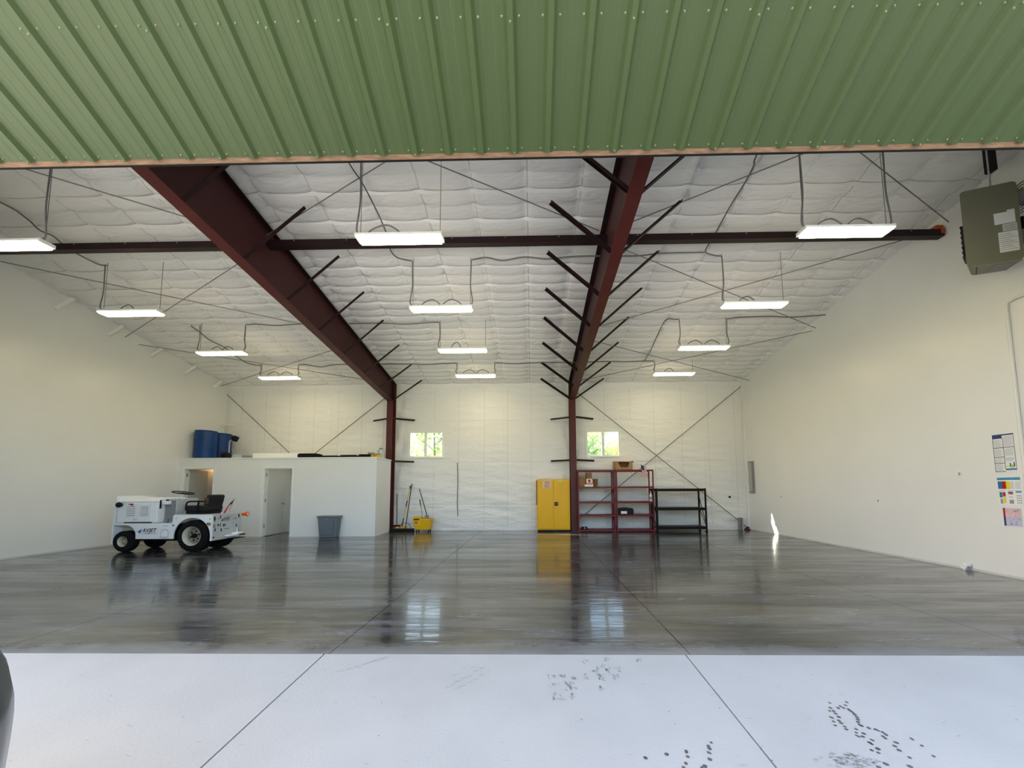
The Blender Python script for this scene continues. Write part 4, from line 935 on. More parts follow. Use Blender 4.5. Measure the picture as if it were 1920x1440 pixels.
carton('brown carton with a red round mark on the white flat box', 1.755, 1.985, 12.22, 12.46, 1.515, 1.715, 'card', True)
carton('small kraft carton stacked topmost above the red-marked carton', 1.785, 1.955, 12.24, 12.44, 1.72, 1.895, 'card_dark')
jr = thing('canister', 'squat brown canister with a wider lid right of the stacked cartons', 'canister', (2.085, 12.34, 1.445)); part('drum', MB().lathe([(0.07, 0), (0.072, 0.22)], (2.085, 12.34, 1.445), n=20), 'brown_cloth', jr, smooth=True); part('lid', MB().lathe([(0.085, 0.22), (0.085, 0.25), (0.08, 0.255)], (2.085, 12.34, 1.445), n=20), 'card_dark', jr)
bg = thing('equipment_case', 'black rounded equipment case with a white label on the maroon rack', 'case', (3.02, 12.36, 0.545))
part('case_body', MB().prism(rrect(0.49, 0.205, 0.05), (2.775, 12.20, 0.545), (1, 0, 0), (0, 0, 1), (0, 0.30, 0)), 'black', bg, bevel=0.008); part('white_label', MB().box(2.86, 3.05, 12.196, 12.20, 0.575, 0.655), 'paper', bg); part('handle', MB().tube([(2.92, 12.35, 0.745), (2.93, 12.35, 0.775), (3.10, 12.35, 0.775), (3.11, 12.35, 0.745)], 0.010, 6), 'black', bg)
tb = thing('tool_box', 'small black box on the lowest shelf by the column', 'box', (1.69, 12.32, 0.075)); part('box_body', MB().box(1.60, 1.79, 12.22, 12.42, 0.075, 0.155), 'black', tb, bevel=0.01); part('latch', MB().box(1.68, 1.71, 12.214, 12.22, 0.11, 0.14), 'chrome', tb)
sp_ = thing('spray_bottle', 'white bottle standing at the right end of the maroon rack', 'bottle', (3.84, 12.25, 0.965)); part('bottle_body', MB().lathe([(0.042, 0), (0.045, 0.01), (0.045, 0.19), (0.02, 0.25), (0.018, 0.29)], (3.84, 12.25, 0.965), n=16), 'paper', sp_, smooth=True); part('cap', MB().lathe([(0.022, 0.29), (0.022, 0.34), (0.012, 0.345)], (3.84, 12.25, 0.965), n=12), 'mid_grey', sp_); part('label_band', MB().lathe([(0.0462, 0.06), (0.0462, 0.15)], (3.84, 12.25, 0.965), n=16, cap=False), 'ink', sp_)
def flag_cloth(name, parent, corner, hoist, fly, wave, ns=14, nt=13, canton=0.42):
    """hoist edge vector, fly vector; stripes run along the fly"""
    mb = MB(); corner, hoist, fly = Vector(corner), Vector(hoist), Vector(fly); nn = hoist.cross(fly).normalized()
    P_ = [[corner + hoist * (i / nt) + fly * (j / ns) + nn * wave * math.sin(2.2 * math.pi * i / nt + 3 * j / ns) for j in range(ns + 1)] for i in range(nt + 1)]
    for i in range(nt):
        for j in range(ns):
            mb.cur = 2 if (i < nt * 7 / 13 and j < ns * canton) else (0 if i % 2 == 0 else 1)
            mb.add([P_[i][j], P_[i + 1][j], P_[i + 1][j + 1], P_[i][j + 1]], [(0, 1, 2, 3)])
    o = part(name, mb, ['flag_red', 'flag_white', 'flag_blue'], parent); s_ = o.modifiers.new('thick', 'SOLIDIFY'); s_.thickness = 0.002
    return o
rf = thing('small_flag', 'faded striped flag hanging from the top of the maroon rack', 'flag', (3.62, 12.12, 1.70))
part('flag_stick', MB().tube([(3.50, 12.13, 2.16), (3.66, 12.13, 2.07), (3.86, 12.16, 2.00)], 0.006, 6), 'lumber', rf)
flag_cloth('flag_cloth', rf, (3.51, 12.12, 2.14), (0.17, 0, -0.07), (0.05, -0.01, -0.36), 0.015)

# ------------------------------------------------------------------ cleaning tools in the corner beside the left column
def handle_tool(label, cat, p, q, r, bands, name):
    t = thing(name, label, cat, (q[0], q[1], 0)); p, q = Vector(p), Vector(q)
    for (a, b, m_) in bands: part('handle_section', MB().cyl(p + (q - p) * a, p + (q - p) * b, r, n=10), m_, t, smooth=True)
    return t
t = handle_tool('short black-handled broom leaning by the left column', 'broom', (-4.56, 12.72, 1.24), (-4.45, 12.45, 0.22), 0.013, [(0, 1, 'black')], 'broom')
part('broom_head', MB().box(-4.56, -4.34, 12.42, 12.48, 0.15, 0.22), 'black', t); part('bristles', MB().prism([(-4.56, 0.15), (-4.34, 0.15), (-4.31, 0.0), (-4.59, 0.0)], (0, 12.43, 0), (1, 0, 0), (0, 0, 1), (0, 0.05, 0)), 'bin', t)
t = handle_tool('floor squeegee with a yellow and black banded handle against the back wall', 'squeegee', (-4.125, 12.76, 1.51), (-4.27, 12.42, 0.16), 0.017, [(0, 0.08, 'black'), (0.08, 0.38, 'tan_handle'), (0.38, 0.52, 'black'), (0.52, 0.80, 'tan_handle'), (0.80, 1, 'black')], 'squeegee')
part('squeegee_head', MB().box(-4.46, -4.08, 12.38, 12.42, 0.10, 0.17), 'yellow_plastic', t); part('blade', MB().box(-4.46, -4.08, 12.39, 12.40, 0.0, 0.10), 'black', t)
t = handle_tool('tall push broom with a dark handle and wide black head by the left column', 'push broom', (-4.075, 12.76, 1.58), (-4.12, 12.32, 0.12), 0.014, [(0, 0.1, 'black'), (0.1, 1, 'oxide_dark')], 'push_broom')
part('head_block', MB().box(-4.60, -3.83, 12.26, 12.34, 0.06, 0.12), 'black', t, bevel=0.008); part('bristles', MB().prism([(12.26, 0.06), (12.34, 0.06), (12.36, 0.0), (12.24, 0.0)], (-4.60, 0, 0), (0, 1, 0), (0, 0, 1), (0.77, 0, 0)), 'rubber', t)
for s in (-1, 1): part('brace_arm', MB().tube([(-4.12, 12.33, 0.30), (-4.12 + s * 0.12, 12.31, 0.26), (-4.12 + s * 0.20, 12.30, 0.12)], 0.008, 6, 5), 'black', t)
mbk = thing('mop_bucket', 'yellow wheeled mop bucket with wringer by the back wall', 'mop bucket', (-3.58, 12.42, 0))
bu = MB()
for (w0, d0, z_) in ((0.24, 0.15, 0.09), (0.29, 0.19, 0.44)): pass
def frustum(mb, cx, cy, w0, d0, z0_, w1, d1, z1_):
    mb.add([(cx - w0, cy - d0, z0_), (cx + w0, cy - d0, z0_), (cx + w0, cy + d0, z0_), (cx - w0, cy + d0, z0_), (cx - w1, cy - d1, z1_), (cx + w1, cy - d1, z1_), (cx + w1, cy + d1, z1_), (cx - w1, cy + d1, z1_)], [(0, 3, 2, 1), (4, 5, 6, 7), (0, 1, 5, 4), (1, 2, 6, 5), (2, 3, 7, 6), (3, 0, 4, 7)]); return mb
part('bucket', frustum(MB(), -3.55, 12.42, 0.235, 0.15, 0.08, 0.275, 0.19, 0.44), 'yellow_plastic', mbk, bevel=0.02)
part('water', MB().box(-3.70, -3.30, 12.27, 12.57, 0.436, 0.442), 'black', mbk)
part('wringer', frustum(MB(), -3.72, 12.36, 0.105, 0.12, 0.20, 0.135, 0.14, 0.50), 'yellow_plastic', mbk, bevel=0.015)
part('wringer_panel', MB().box(-3.82, -3.64, 12.212, 12.222, 0.40, 0.435), 'black', mbk)
part('warning_mark', MB().prism([(-3.80, 0.28), (-3.68, 0.28), (-3.74, 0.37)], (0, 12.224, 0), (1, 0, 0), (0, 0, 1), (0, 0.004, 0)), 'clip', mbk)
part('wringer_lever', MB().tube([(-3.62, 12.40, 0.48), (-3.60, 12.40, 0.60), (-3.70, 12.44, 1.05)], 0.012, 8), 'mid_grey', mbk)
part('lever_grip', MB().tube([(-3.66, 12.42, 0.86), (-3.70, 12.44, 1.05)], 0.016, 8), 'black', mbk)
for (x, y) in ((-3.74, 12.30), (-3.36, 12.30), (-3.74, 12.54), (-3.36, 12.54)):
    cs = part('caster_fork', MB().box(x - 0.02, x + 0.02, y - 0.02, y + 0.02, 0.05, 0.09), 'mid_grey', mbk); part('caster_wheel', MB().cyl((x - 0.012, y, 0.035), (x + 0.012, y, 0.035), 0.035, n=14), 'rubber', cs)
t = thing('string_mop', 'dark-handled mop standing in the yellow bucket', 'mop', (-3.44, 12.46, 0.44))
part('mop_handle', MB().cyl((-3.81, 12.74, 1.40), (-3.45, 12.44, 0.52), 0.014, n=10), 'oxide_dark', t); part('handle_grip', MB().cyl((-3.812, 12.742, 1.405), (-3.74, 12.68, 1.22), 0.018, n=10), 'bin', t); part('mop_clamp', MB().box(-3.52, -3.38, 12.40, 12.47, 0.46, 0.53), 'mid_grey', t, bevel=0.01)
st_ = MB()
for k in range(14): x = -3.52 + 0.011 * k; st_.tube([(x, 12.43, 0.47), (x + random.uniform(-.03, .03), 12.43 + random.uniform(-.05, .05), 0.45), (x + random.uniform(-.05, .05), 12.43 + random.uniform(-.08, .08), 0.444)], 0.006, 5)
part('mop_strings', st_, 'seam', t)

# ------------------------------------------------------------------ grey slim bin against the office
bn = thing('waste_bin', 'slate grey slim waste bin against the white office wall', 'bin', (-5.93, 11.03, 0))
part('bin_body', frustum(MB(), -5.93, 11.04, 0.235, 0.12, 0.0, 0.285, 0.15, 0.60), 'bin', bn, bevel=0.02)
part('rim', MB().box(-6.235, -5.625, 10.875, 11.205, 0.585, 0.625), 'bin', bn, bevel=0.012)
for s in (-1, 1): part('handle', MB().box(-5.93 + s * 0.30 - 0.025, -5.93 + s * 0.30 + 0.025, 10.96, 11.12, 0.53, 0.60), 'bin', bn, bevel=0.008)
part('front_panel', MB().prism([(-6.10, 0.08), (-5.76, 0.08), (-5.74, 0.46), (-5.78, 0.48), (-6.08, 0.48), (-6.12, 0.46)], (0, 10.895, 0), (1, 0, -0.0), (0, -0.055, 1), (0, 0.02, 0)), 'bin', bn, bevel=0.004)
part('logo_mark', MB().box(-5.97, -5.91, 10.868, 10.876, 0.535, 0.548), 'grey_metal', bn)

# ------------------------------------------------------------------ things stored on the office roof
OZ = OT + 0.035
def barrel(x, y, label):
    t = thing('drum_barrel', label, 'barrel', (x, y, OZ), 'blue drums on the office roof')
    r, h = 0.292, 0.92
    part('drum', MB().lathe([(r - 0.03, 0), (r - 0.005, 0.03), (r, 0.08), (r - 0.004, 0.30), (r + 0.006, 0.33), (r - 0.004, 0.36), (r - 0.002, 0.58), (r + 0.006, 0.61), (r - 0.004, 0.64), (r, h - 0.09), (r - 0.02, h - 0.035), (r - 0.02, h - 0.02)], (x, y, OZ), n=36), 'blue', t, smooth=True)
    part('rim', MB().torus((x, y, OZ + h - 0.03), (0, 0, 1), r - 0.014, 0.016, 36, 8), 'blue', t, smooth=True)
    part('bung', MB().cyl((x + 0.15, y, OZ + h - 0.03), (x + 0.15, y, OZ + h + 0.0), 0.035, n=14), 'black', t)
barrel(-10.37, 11.72, 'blue plastic drum on the office roof, front one nearest the left wall')
barrel(-10.385, 12.33, 'blue plastic drum on the office roof, half hidden behind the front drum')
wk = thing('work_light', 'grey pipe stand with a bent black head beside the blue drums', 'work light', (-9.62, 11.75, OZ))
part('stand_pipe', MB().tube([(-9.63, 11.75, OZ), (-9.63, 11.75, OZ + 0.50), (-9.60, 11.75, OZ + 0.60), (-9.52, 11.75, OZ + 0.65)], 0.02, 8, 5), 'grey_metal', wk, smooth=True)
part('head', MB().obox((-9.45, 11.75, OZ + 0.66), (0.13, 0.14, 0.17), Matrix.Rotation(0.5, 3, 'Y')), 'black', wk, bevel=0.02); part('head_bracket', MB().torus((-9.50, 11.75, OZ + 0.68), (0, 1, 0), 0.07, 0.016, 16, 6), 'black', wk)
part('base_motor', MB().lathe([(0.09, -0.10), (0.11, -0.07), (0.11, 0.07), (0.09, 0.10)], (-9.70, 11.72, OZ + 0.11), (1, 0, 0), 16), 'black', wk)
part('base_plate', MB().box(-9.82, -9.45, 11.62, 11.84, OZ, OZ + 0.03), 'soot', wk)
sd = thing('machine_base', 'grey metal machine base lying beside the pipe stand', 'machine part', (-9.3, 11.72, OZ)); part('base_box', MB().box(-9.42, -9.12, 11.62, 11.82, OZ, OZ + 0.14), 'silver', sd, bevel=0.01); part('side_cover', MB().box(-9.12, -8.86, 11.64, 11.80, OZ, OZ + 0.11), 'mid_grey', sd, bevel=0.01)
ch = thing('white_channel', 'long white channel lying on the office roof between drums and black pad', 'channel', (-8.0, 11.80, OZ)); part('channel_web', MB().box(-8.84, -7.24, 11.72, 11.725, OZ, OZ + 0.19), 'housing', ch); part('channel_flange', MB().box(-8.84, -7.24, 11.725, 11.86, OZ + 0.18, OZ + 0.19), 'housing', ch); part('channel_flange', MB().box(-8.84, -7.24, 11.725, 11.86, OZ, OZ + 0.01), 'housing', ch)
pdn = thing('black_cushion', 'black rounded pad lying on the office roof edge', 'pad', (-6.95, 11.60, OZ)); part('pad', MB().prism(rrect(0.62, 0.145, 0.06), (-7.24, 11.45, OZ), (1, 0, 0), (0, 0, 1), (0, 0.35, 0)), 'mat_black', pdn, bevel=0.02); part('piping', MB().box(-7.20, -6.66, 11.446, 11.45, OZ + 0.07, OZ + 0.08), 'seat', pdn)
for (a, b, h_, lab) in ((-6.58, -5.98, 0.075, 'thin black mat right of the black pad on the office roof'), (-5.94, -5.40, 0.09, 'folded black mat in the middle of the office roof right half'), (-5.36, -4.98, 0.11, 'folded black mat nearest the left column on the office roof')):
    tt = thing('rubber_mat', lab, 'mat', ((a + b) / 2, 11.6, OZ), 'black mats on the office roof'); part('lower_fold', MB().box(a, b, 11.45, 11.75, OZ, OZ + h_ * 0.5), 'mat_black', tt, bevel=0.012); part('upper_fold', MB().box(a + 0.03, b - 0.02, 11.46, 11.74, OZ + h_ * 0.5, OZ + h_), 'mat_black', tt, bevel=0.012)
yl = thing('yellow_case', 'small yellow case on the office roof by the left column', 'case', (-4.84, 11.62, OZ)); part('case_body', MB().box(-4.98, -4.70, 11.52, 11.70, OZ, OZ + 0.10), 'yellow_plastic', yl, bevel=0.015); part('case_lid', MB().box(-4.97, -4.71, 11.525, 11.695, OZ + 0.10, OZ + 0.13), 'mid_grey', yl, bevel=0.01); part('handle', MB().tube([(-4.90, 11.51, OZ + 0.06), (-4.90, 11.48, OZ + 0.06), (-4.78, 11.48, OZ + 0.06), (-4.78, 11.51, OZ + 0.06)], 0.008, 6), 'black', yl)
cn = thing('metal_can', 'grey metal can standing behind the yellow case', 'can', (-4.80, 11.86, OZ)); part('can_body', MB().lathe([(0.09, 0), (0.09, 0.27), (0.06, 0.30)], (-4.80, 11.86, OZ), n=18), 'silver', cn, smooth=True); part('can_lid', MB().lathe([(0.05, 0.30), (0.05, 0.34)], (-4.80, 11.86, OZ), n=14), 'mid_grey', cn)
dk = thing('drill_case', 'small dark tool left of the yellow case on the office roof', 'tool', (-5.10, 11.86, OZ)); part('tool_body', MB().cyl((-5.20, 11.86, OZ + 0.16), (-5.0, 11.86, OZ + 0.16), 0.045, 0.03, 14), 'mid_grey', dk); part('tool_grip', MB().box(-5.17, -5.11, 11.83, 11.89, OZ, OZ + 0.15), 'black', dk, bevel=0.01)
# hanging cloth seen through the lit doorway
hc = thing('hanging_coat', 'brown canvas garment hanging inside the warm lit office doorway', 'garment', (-10.585, 12.42, 0.1))
HX = -10.585
part('wall_hook', MB().box(HX - 0.10, HX + 0.02, 12.50, 12.60, 1.30, 1.36), 'black', hc)
rows = []
for i in range(16):
    z_ = 1.32 - i * 0.08; wd_ = 0.03 + 0.06 * min(1, i / 6)
    rows.append([(HX - wd_ + 2 * wd_ * j / 12, 12.52 - 0.03 * math.cos(j * 1.9 + 0.2 * i) - 0.03, z_) for j in range(13)])
o = part('coat_cloth', MB().grid(rows), 'brown_cloth', hc, smooth=60); s_ = o.modifiers.new('thick', 'SOLIDIFY'); s_.thickness = 0.02
# ------------------------------------------------------------------ white tow tug
TN, TF = 8.42, 9.27
tug = thing('tow_tug', 'white airport tow tug with a black seat parked before the office', 'tow tug', (-8.3, 8.85, 0))
def arc(cx, cz, r, a0, a1, n=14): return [(cx + r * math.cos(math.radians(a0 + (a1 - a0) * k / n)), cz + r * math.sin(math.radians(a0 + (a1 - a0) * k / n))) for k in range(n + 1)]
RWX, RWZ, FWX, FWZ = -7.64, 0.355, -9.215, 0.236
skirt = [(-9.455, 0.645), (-9.455, 0.600), (-9.16, 0.600)] + arc(-9.16, 0.36, 0.24, 90, 0, 8)[1:] + [(-8.92, 0.30)] + [(-8.905, 0.295), (-8.075, 0.295)] + arc(RWX, 0.345, 0.42, 186, 0, 22)[0:] + [(-7.222, 0.247), (-7.187, 0.247), (-7.187, 0.823), (-8.06, 0.828), (-8.088, 0.805), (-8.10, 0.645)]
for nm, y, w_ in (('side_panel', TN, 0.025), ('side_panel', TF - 0.025, 0.025)):
    part(nm, MB().prism(skirt, (0, y, 0), (1, 0, 0), (0, 0, 1), (0, w_, 0)), 'white_metal', tug)
ch_ = MB(); ch_.box(-9.40, -7.25, TN + 0.26, TF - 0.26, 0.22, 0.58); ch_.box(-8.90, -8.08, TN + 0.03, TF - 0.03, 0.27, 0.60); ch_.box(-9.43, -8.92, TN + 0.22, TF - 0.22, 0.30, 0.62)
part('chassis', ch_, 'soot', tug)
part('floor_deck', MB().box(-9.455, -8.095, TN + 0.005, TF - 0.005, 0.615, 0.645), 'silver', tug)
part('wheel_arch_liner', MB().box(-9.44, -8.94, TN + 0.20, TN + 0.21, 0.42, 0.60), 'rim', tug)
part('rear_deck', MB().box(-8.085, -7.19, TN + 0.02, TF - 0.02, 0.80, 0.835), 'silver', tug)
rp_ = part('rear_panel', MB().box(-7.205, -7.183, TN + 0.02, TF, 0.247, 0.832), 'silver', tug, bevel=0.004, label='grey rear panel covered in black decals')
hp = [(8.445, 0.645), (9.20, 0.645), (9.20, 1.14), (9.14, 1.215), (8.505, 1.215), (8.445, 1.14)]
hood = part('hood', MB().prism(hp, (-9.415, 0, 0), (0, 1, 0), (0, 0, 1), (0.925, 0, 0)), 'white_metal', tug, bevel=0.02)
part('access_door', MB().box(-9.19, -8.61, 8.430, 8.445, 0.675, 1.09), 'white_metal', hood, bevel=0.004)
lv = []
for a, b in ((-9.165, -8.985), (-8.85, -8.68)):
    for k in range(5): part('louvre', MB().bar((a, 8.427, 0.825 + k * 0.048), (b, 8.427, 0.825 + k * 0.048), 0.018, 0.016), 'grey_metal', hood)
part('hood_seam', MB().box(-9.33, -8.425, 8.440, 8.446, 1.115, 1.122), 'grey_metal', hood)
part('red_badge', MB().prism([(-9.14, 1.085), (-9.03, 1.085), (-9.03, 1.06), (-9.065, 1.03), (-9.085, 1.052), (-9.14, 1.065)], (0, 8.424, 0), (1, 0, 0), (0, 0, 1), (0, 0.006, 0)), 'p_red', hood)
part('serial_text', MB().box(-9.03, -8.92, 8.427, 8.430, 0.715, 0.73), 'grey_metal', hood)
part('lower_gap', MB().box(-9.22, -8.60, 8.425, 8.455, 0.645, 0.668), 'soot', hood)
# nose plate, thin and slightly bent, standing in front of the hood
np_ = MB(); np_.prism([(-9.435, 1.255), (-9.415, 1.255), (-9.445, 0.73), (-9.455, 0.17), (-9.485, 0.17), (-9.475, 0.73)], (0, TN, 0), (1, 0, 0), (0, 0, 1), (0, TF - TN, 0))
nose = part('nose_plate', np_, 'white_metal', tug, bevel=0.004)
part('grille', MB().box(-9.42, -9.36, 8.56, 9.16, 0.68, 1.17), 'soot', tug)
part('front_shackle', MB().tube([(-9.475, 8.60, 0.60), (-9.60, 8.60, 0.58), (-9.60, 8.72, 0.58), (-9.475, 8.72, 0.60)], 0.014, 8), 'white_metal', nose)
part('headlamp', MB().lathe([(0.02, 0.0), (0.05, 0.03), (0.062, 0.07), (0.058, 0.085)], (-9.27, 8.40, 1.06), (-1, 0, 0), 18), 'black', tug, smooth=True)
part('headlamp_bracket', MB().box(-9.33, -9.30, 8.40, 8.46, 1.045, 1.075), 'black', tug)
# dash, column, steering wheel
part('dash', MB().box(-8.49, -8.22, 8.62, 9.18, 0.645, 1.19), 'silver', tug, bevel=0.01)
part('dash_side', MB().box(-8.475, -8.23, 8.608, 8.62, 0.67, 1.15), 'mid_grey', tug)
part('control_box', MB().box(-8.45, -8.32, 8.50, 8.60, 1.06, 1.14), 'white_metal', tug, bevel=0.01); part('gauge', MB().cyl((-8.36, 8.54, 1.14), (-8.36, 8.54, 1.17), 0.028, n=12), 'black', tug)
part('latch_bar', MB().box(-8.51, -8.475, 8.49, 8.52, 0.97, 1.16), 'soot', tug)
part('pedal', MB().obox((-8.40, 8.60, 0.70), (0.08, 0.05, 0.10), Matrix.Rotation(0.5, 3, 'Y')), 'mid_grey', tug)
part('steering_column', MB().cyl((-8.35, 8.75, 0.64), (-8.205, 8.75, 1.31), 0.021, n=12), 'white_metal', tug, smooth=True)
sw = part('steering_wheel', MB().torus((-8.20, 8.75, 1.325), (0.18, 0, 1), 0.20, 0.012, 32, 8), 'black', tug, smooth=True)
spk = MB()
for k in range(3):
    a_ = k * 2.094 + 0.4; spk.cyl((-8.20, 8.75, 1.32), (-8.20 + 0.19 * math.cos(a_), 8.75 + 0.19 * math.sin(a_), 1.325 - 0.034 * math.cos(a_)), 0.008, n=6)
part('spoke', spk, 'black', sw)
# seat
seat = part('seat_cushion', MB().box(-8.00, -7.48, 8.58, 9.06, 0.90, 1.03), 'seat', tug, bevel=0.035)
part('seat_base', MB().box(-7.97, -7.46, 8.60, 9.04, 0.835, 0.90), 'soot', tug)
bkp = MB(); bkp.obox((-7.50, 8.82, 1.13), (0.10, 0.44, 0.30), Matrix.Rotation(0.22, 3, 'Y'))
part('backrest', bkp, 'seat', tug, bevel=0.035); part('backrest_patch', MB().obox((-7.552, 8.78, 1.145), (0.012, 0.30, 0.16), Matrix.Rotation(0.22, 3, 'Y')), 'seat_brown', tug, bevel=0.004)
part('backrest_side', MB().box(-7.55, -7.46, 8.594, 8.60, 1.07, 1.20), 'seat_brown', tug)
for y in (8.57, 9.07):
    part('armrest', MB().tube([(-7.95, y, 0.93), (-7.945, y, 1.06), (-7.91, y, 1.11), (-7.80, y, 1.125), (-7.60, y, 1.125), (-7.50, y, 1.12)], 0.018, 8, 5), 'black', tug, smooth=True); part('seat_bracket', MB().bar((-7.66, y, 1.12), (-7.69, y, 0.86), 0.02, 0.03), 'soot', tug)
part('shift_lever', MB().tube([(-8.02, 8.60, 0.83), (-8.03, 8.60, 1.05)], 0.008, 6), 'mid_grey', tug)
# wheels
def tug_wheel(x, z, r, y0, y1, rim_r, face, label):
    w_ = abs(y1 - y0); c_ = (x, (y0 + y1) / 2, z); h = w_ / 2
    wh = part('wheel', MB().lathe([(rim_r, -h * 0.92), (rim_r + (r - rim_r) * 0.35, -h), (r * 0.94, -h * 0.86), (r, -h * 0.62), (r, h * 0.62), (r * 0.94, h * 0.86), (rim_r + (r - rim_r) * 0.35, h), (rim_r, h * 0.92)], c_, (0, face, 0), 40, cap=False), 'tyre', tug, smooth=30)
    part('rim', MB().lathe([(rim_r * 0.86, h * 0.10), (rim_r * 0.93, h * 0.84), (rim_r * 1.04, h * 0.97), (rim_r * 1.04, h * 0.80)], c_, (0, face, 0), 32, cap=False), 'rim', wh, smooth=50)
    dsh = part('rim_dish', MB().lathe([(0.0, h * 0.1), (rim_r * 0.30, h * 0.1), (rim_r * 0.60, h * 0.12), (rim_r * 0.72, -h * 0.30), (rim_r * 0.86, -h * 0.12), (rim_r * 0.87, h * 0.12)], c_, (0, face, 0), 32, cap=False), 'rim_dirt_shade', wh, smooth=50)
    hb = MB(); hb.lathe([(rim_r * 0.27, h * 0.2), (rim_r * 0.25, h * 0.55), (rim_r * 0.14, h * 0.62), (0.0, h * 0.62)], c_, (0, face, 0), 16, cap=False); part('hub', hb, 'soot' if rim_r > 0.15 else 'rim', wh, smooth=True)
    lg = MB()
    for k in range(6):
        a_ = k * math.pi / 3 + 0.3; lx, lz = x + rim_r * 0.48 * math.cos(a_), z + rim_r * 0.48 * math.sin(a_); lg.cyl((lx, c_[1] + face * h * 0.08, lz), (lx, c_[1] + face * h * 0.34, lz), rim_r * 0.085, n=6)
    part('lug_nut', lg, 'soot' if rim_r > 0.15 else 'rim', wh, kind='stuff')
    tr = MB()
    n_ = 30
    for k in range(n_):
        for sd_ in (-1, 1):
            a_ = 2 * math.pi * (k + 0.25 * sd_) / n_; ca, sa = math.cos(a_), math.sin(a_)
            tr.obox((x + (r - 0.002) * ca, c_[1] + sd_ * h * 0.42, z + (r - 0.002) * sa), (0.016, h * 0.62, r * 0.115), Matrix.Rotation(-a_, 3, 'Y') @ Matrix.Rotation(0.5 * sd_, 3, 'X'))
    if rim_r > 0.15: part('tread', tr, 'tyre', wh, kind='stuff')
tug_wheel(FWX, FWZ, FWZ, TN - 0.005, TN + 0.19, 0.112, -1, 'front')
tug_wheel(FWX, FWZ, FWZ, TF - 0.19, TF + 0.005, 0.112, 1, 'front')
tug_wheel(RWX, RWZ, RWZ - 0.006, TN - 0.01, TN + 0.24, 0.205, -1, 'rear')
tug_wheel(RWX, RWZ, RWZ - 0.006, TF - 0.24, TF + 0.01, 0.205, 1, 'rear')
part('axle', MB().cyl((RWX, TN + 0.2, RWZ), (RWX, TF - 0.2, RWZ), 0.05, n=12), 'soot', tug); part('axle', MB().cyl((FWX, TN + 0.15, FWZ), (FWX, TF - 0.15, FWZ), 0.04, n=12), 'soot', tug)
# lettering and marks
U_, V_ = (1, 0, 0), (0, 0, 1)
part('lettering', text_mesh('AVJET', 0.118, (-8.775, TN - 0.001, 0.446), U_, V_, 0.002, 0.22, 1.02), 'ink_black', tug, label='black slanted AVJET lettering')
part('lettering', text_mesh('CORPORATION', 0.036, (-8.775, TN - 0.001, 0.407), U_, V_, 0.002, 0.0, 1.32), 'ink_black', tug)
part('arrow_logo', MB().prism([(-8.885, 0.460), (-8.775, 0.520), (-8.80, 0.462), (-8.815, 0.412)], (0, TN - 0.003, 0), (1, 0, 0), (0, 0, 1), (0, 0.003, 0)), 'p_blue', tug, label='blue arrowhead logo')
stp = [(-8.35, 0.335)] + [(-8.165, 0.335)] + arc(-8.2575, 0.425, 0.0925, 0, 180, 12)
part('step_recess', MB().prism(stp, (0, TN - 0.003, 0), (1, 0, 0), (0, 0, 1), (0, 0.003, 0)), 'silver', tug)
part('step_recess', MB().prism([(p[0] * 0.82 - 8.2575 * 0.18, 0.345 + (p[1] - 0.335) * 0.82) for p in stp], (0, TN - 0.005, 0), (1, 0, 0), (0, 0, 1), (0, 0.003, 0)), 'white_metal', tug)
part('step_tread', MB().box(-8.34, -8.175, TN - 0.03, TN, 0.335, 0.345), 'grey_metal', tug)
part('side_text', MB().box(-8.32, -8.19, TN - 0.002, TN, 0.578, 0.588), 'ink', tug); part('side_text', MB().box(-8.04, -7.99, TN - 0.002, TN, 0.745, 0.757), 'ink', tug)
part('round_cap', MB().cyl((-8.07, TN - 0.008, 0.595), (-8.07, TN, 0.595), 0.024, n=14), 'mid_grey', tug); part('round_cap', MB().cyl((-7.24, TN - 0.004, 0.73), (-7.24, TN, 0.73), 0.018, n=14), 'grey_metal', tug)
part('gold_sticker', MB().box(-7.315, -7.215, TN - 0.002, TN, 0.585, 0.655), 'card', tug); part('gold_sticker_print', MB().box(-7.305, -7.225, TN - 0.003, TN - 0.001, 0.60, 0.635), 'card_dark', tug)
part('lettering', text_mesh('AVJET', 0.085, (-7.183, 8.715, 0.690), (0, 1, 0), V_, 0.002, 0.22, 0.85), 'ink_black', rp_)
part('lettering', text_mesh('CORPORATION', 0.030, (-7.183, 8.73, 0.665), (0, 1, 0), V_, 0.002, 0.0, 0.95), 'ink_black', rp_)
part('arrow_logo', MB().prism([(8.66, 0.685), (8.72, 0.72), (8.70, 0.66)], (-7.183, 0, 0), (0, 1, 0), (0, 0, 1), (0.002, 0, 0)), 'ink_black', rp_)
for (a, b, c_, d_) in ((8.455, 8.50, 0.70, 0.78), (8.47, 8.49, 0.67, 0.70), (8.62, 8.645, 0.73, 0.80), (9.16, 9.20, 0.72, 0.80), (8.44, 8.51, 0.585, 0.60), (8.44, 8.51, 0.545, 0.56), (8.56, 8.60, 0.56, 0.61), (8.63, 8.65, 0.545, 0.62), (8.72, 8.76, 0.535, 0.60), (8.78, 8.80, 0.545, 0.59), (8.49, 8.52, 0.45, 0.52), (8.66, 8.69, 0.43, 0.50), (9.10, 9.13, 0.50, 0.56), (9.06, 9.09, 0.69, 0.72), (8.98, 9.02, 0.685, 0.695), (8.56, 8.58, 0.72, 0.74), (9.16, 9.19, 0.38, 0.46), (8.76, 8.92, 0.475, 0.485), (9.0, 9.02, 0.60, 0.61)):
    part('black_decal', MB().box(-7.183, -7.181, a, b, c_, d_), 'ink_black', rp_)
part('red_sticker', MB().box(-7.183, -7.181, 8.445, 8.50, 0.30, 0.335), 'p_red', rp_)
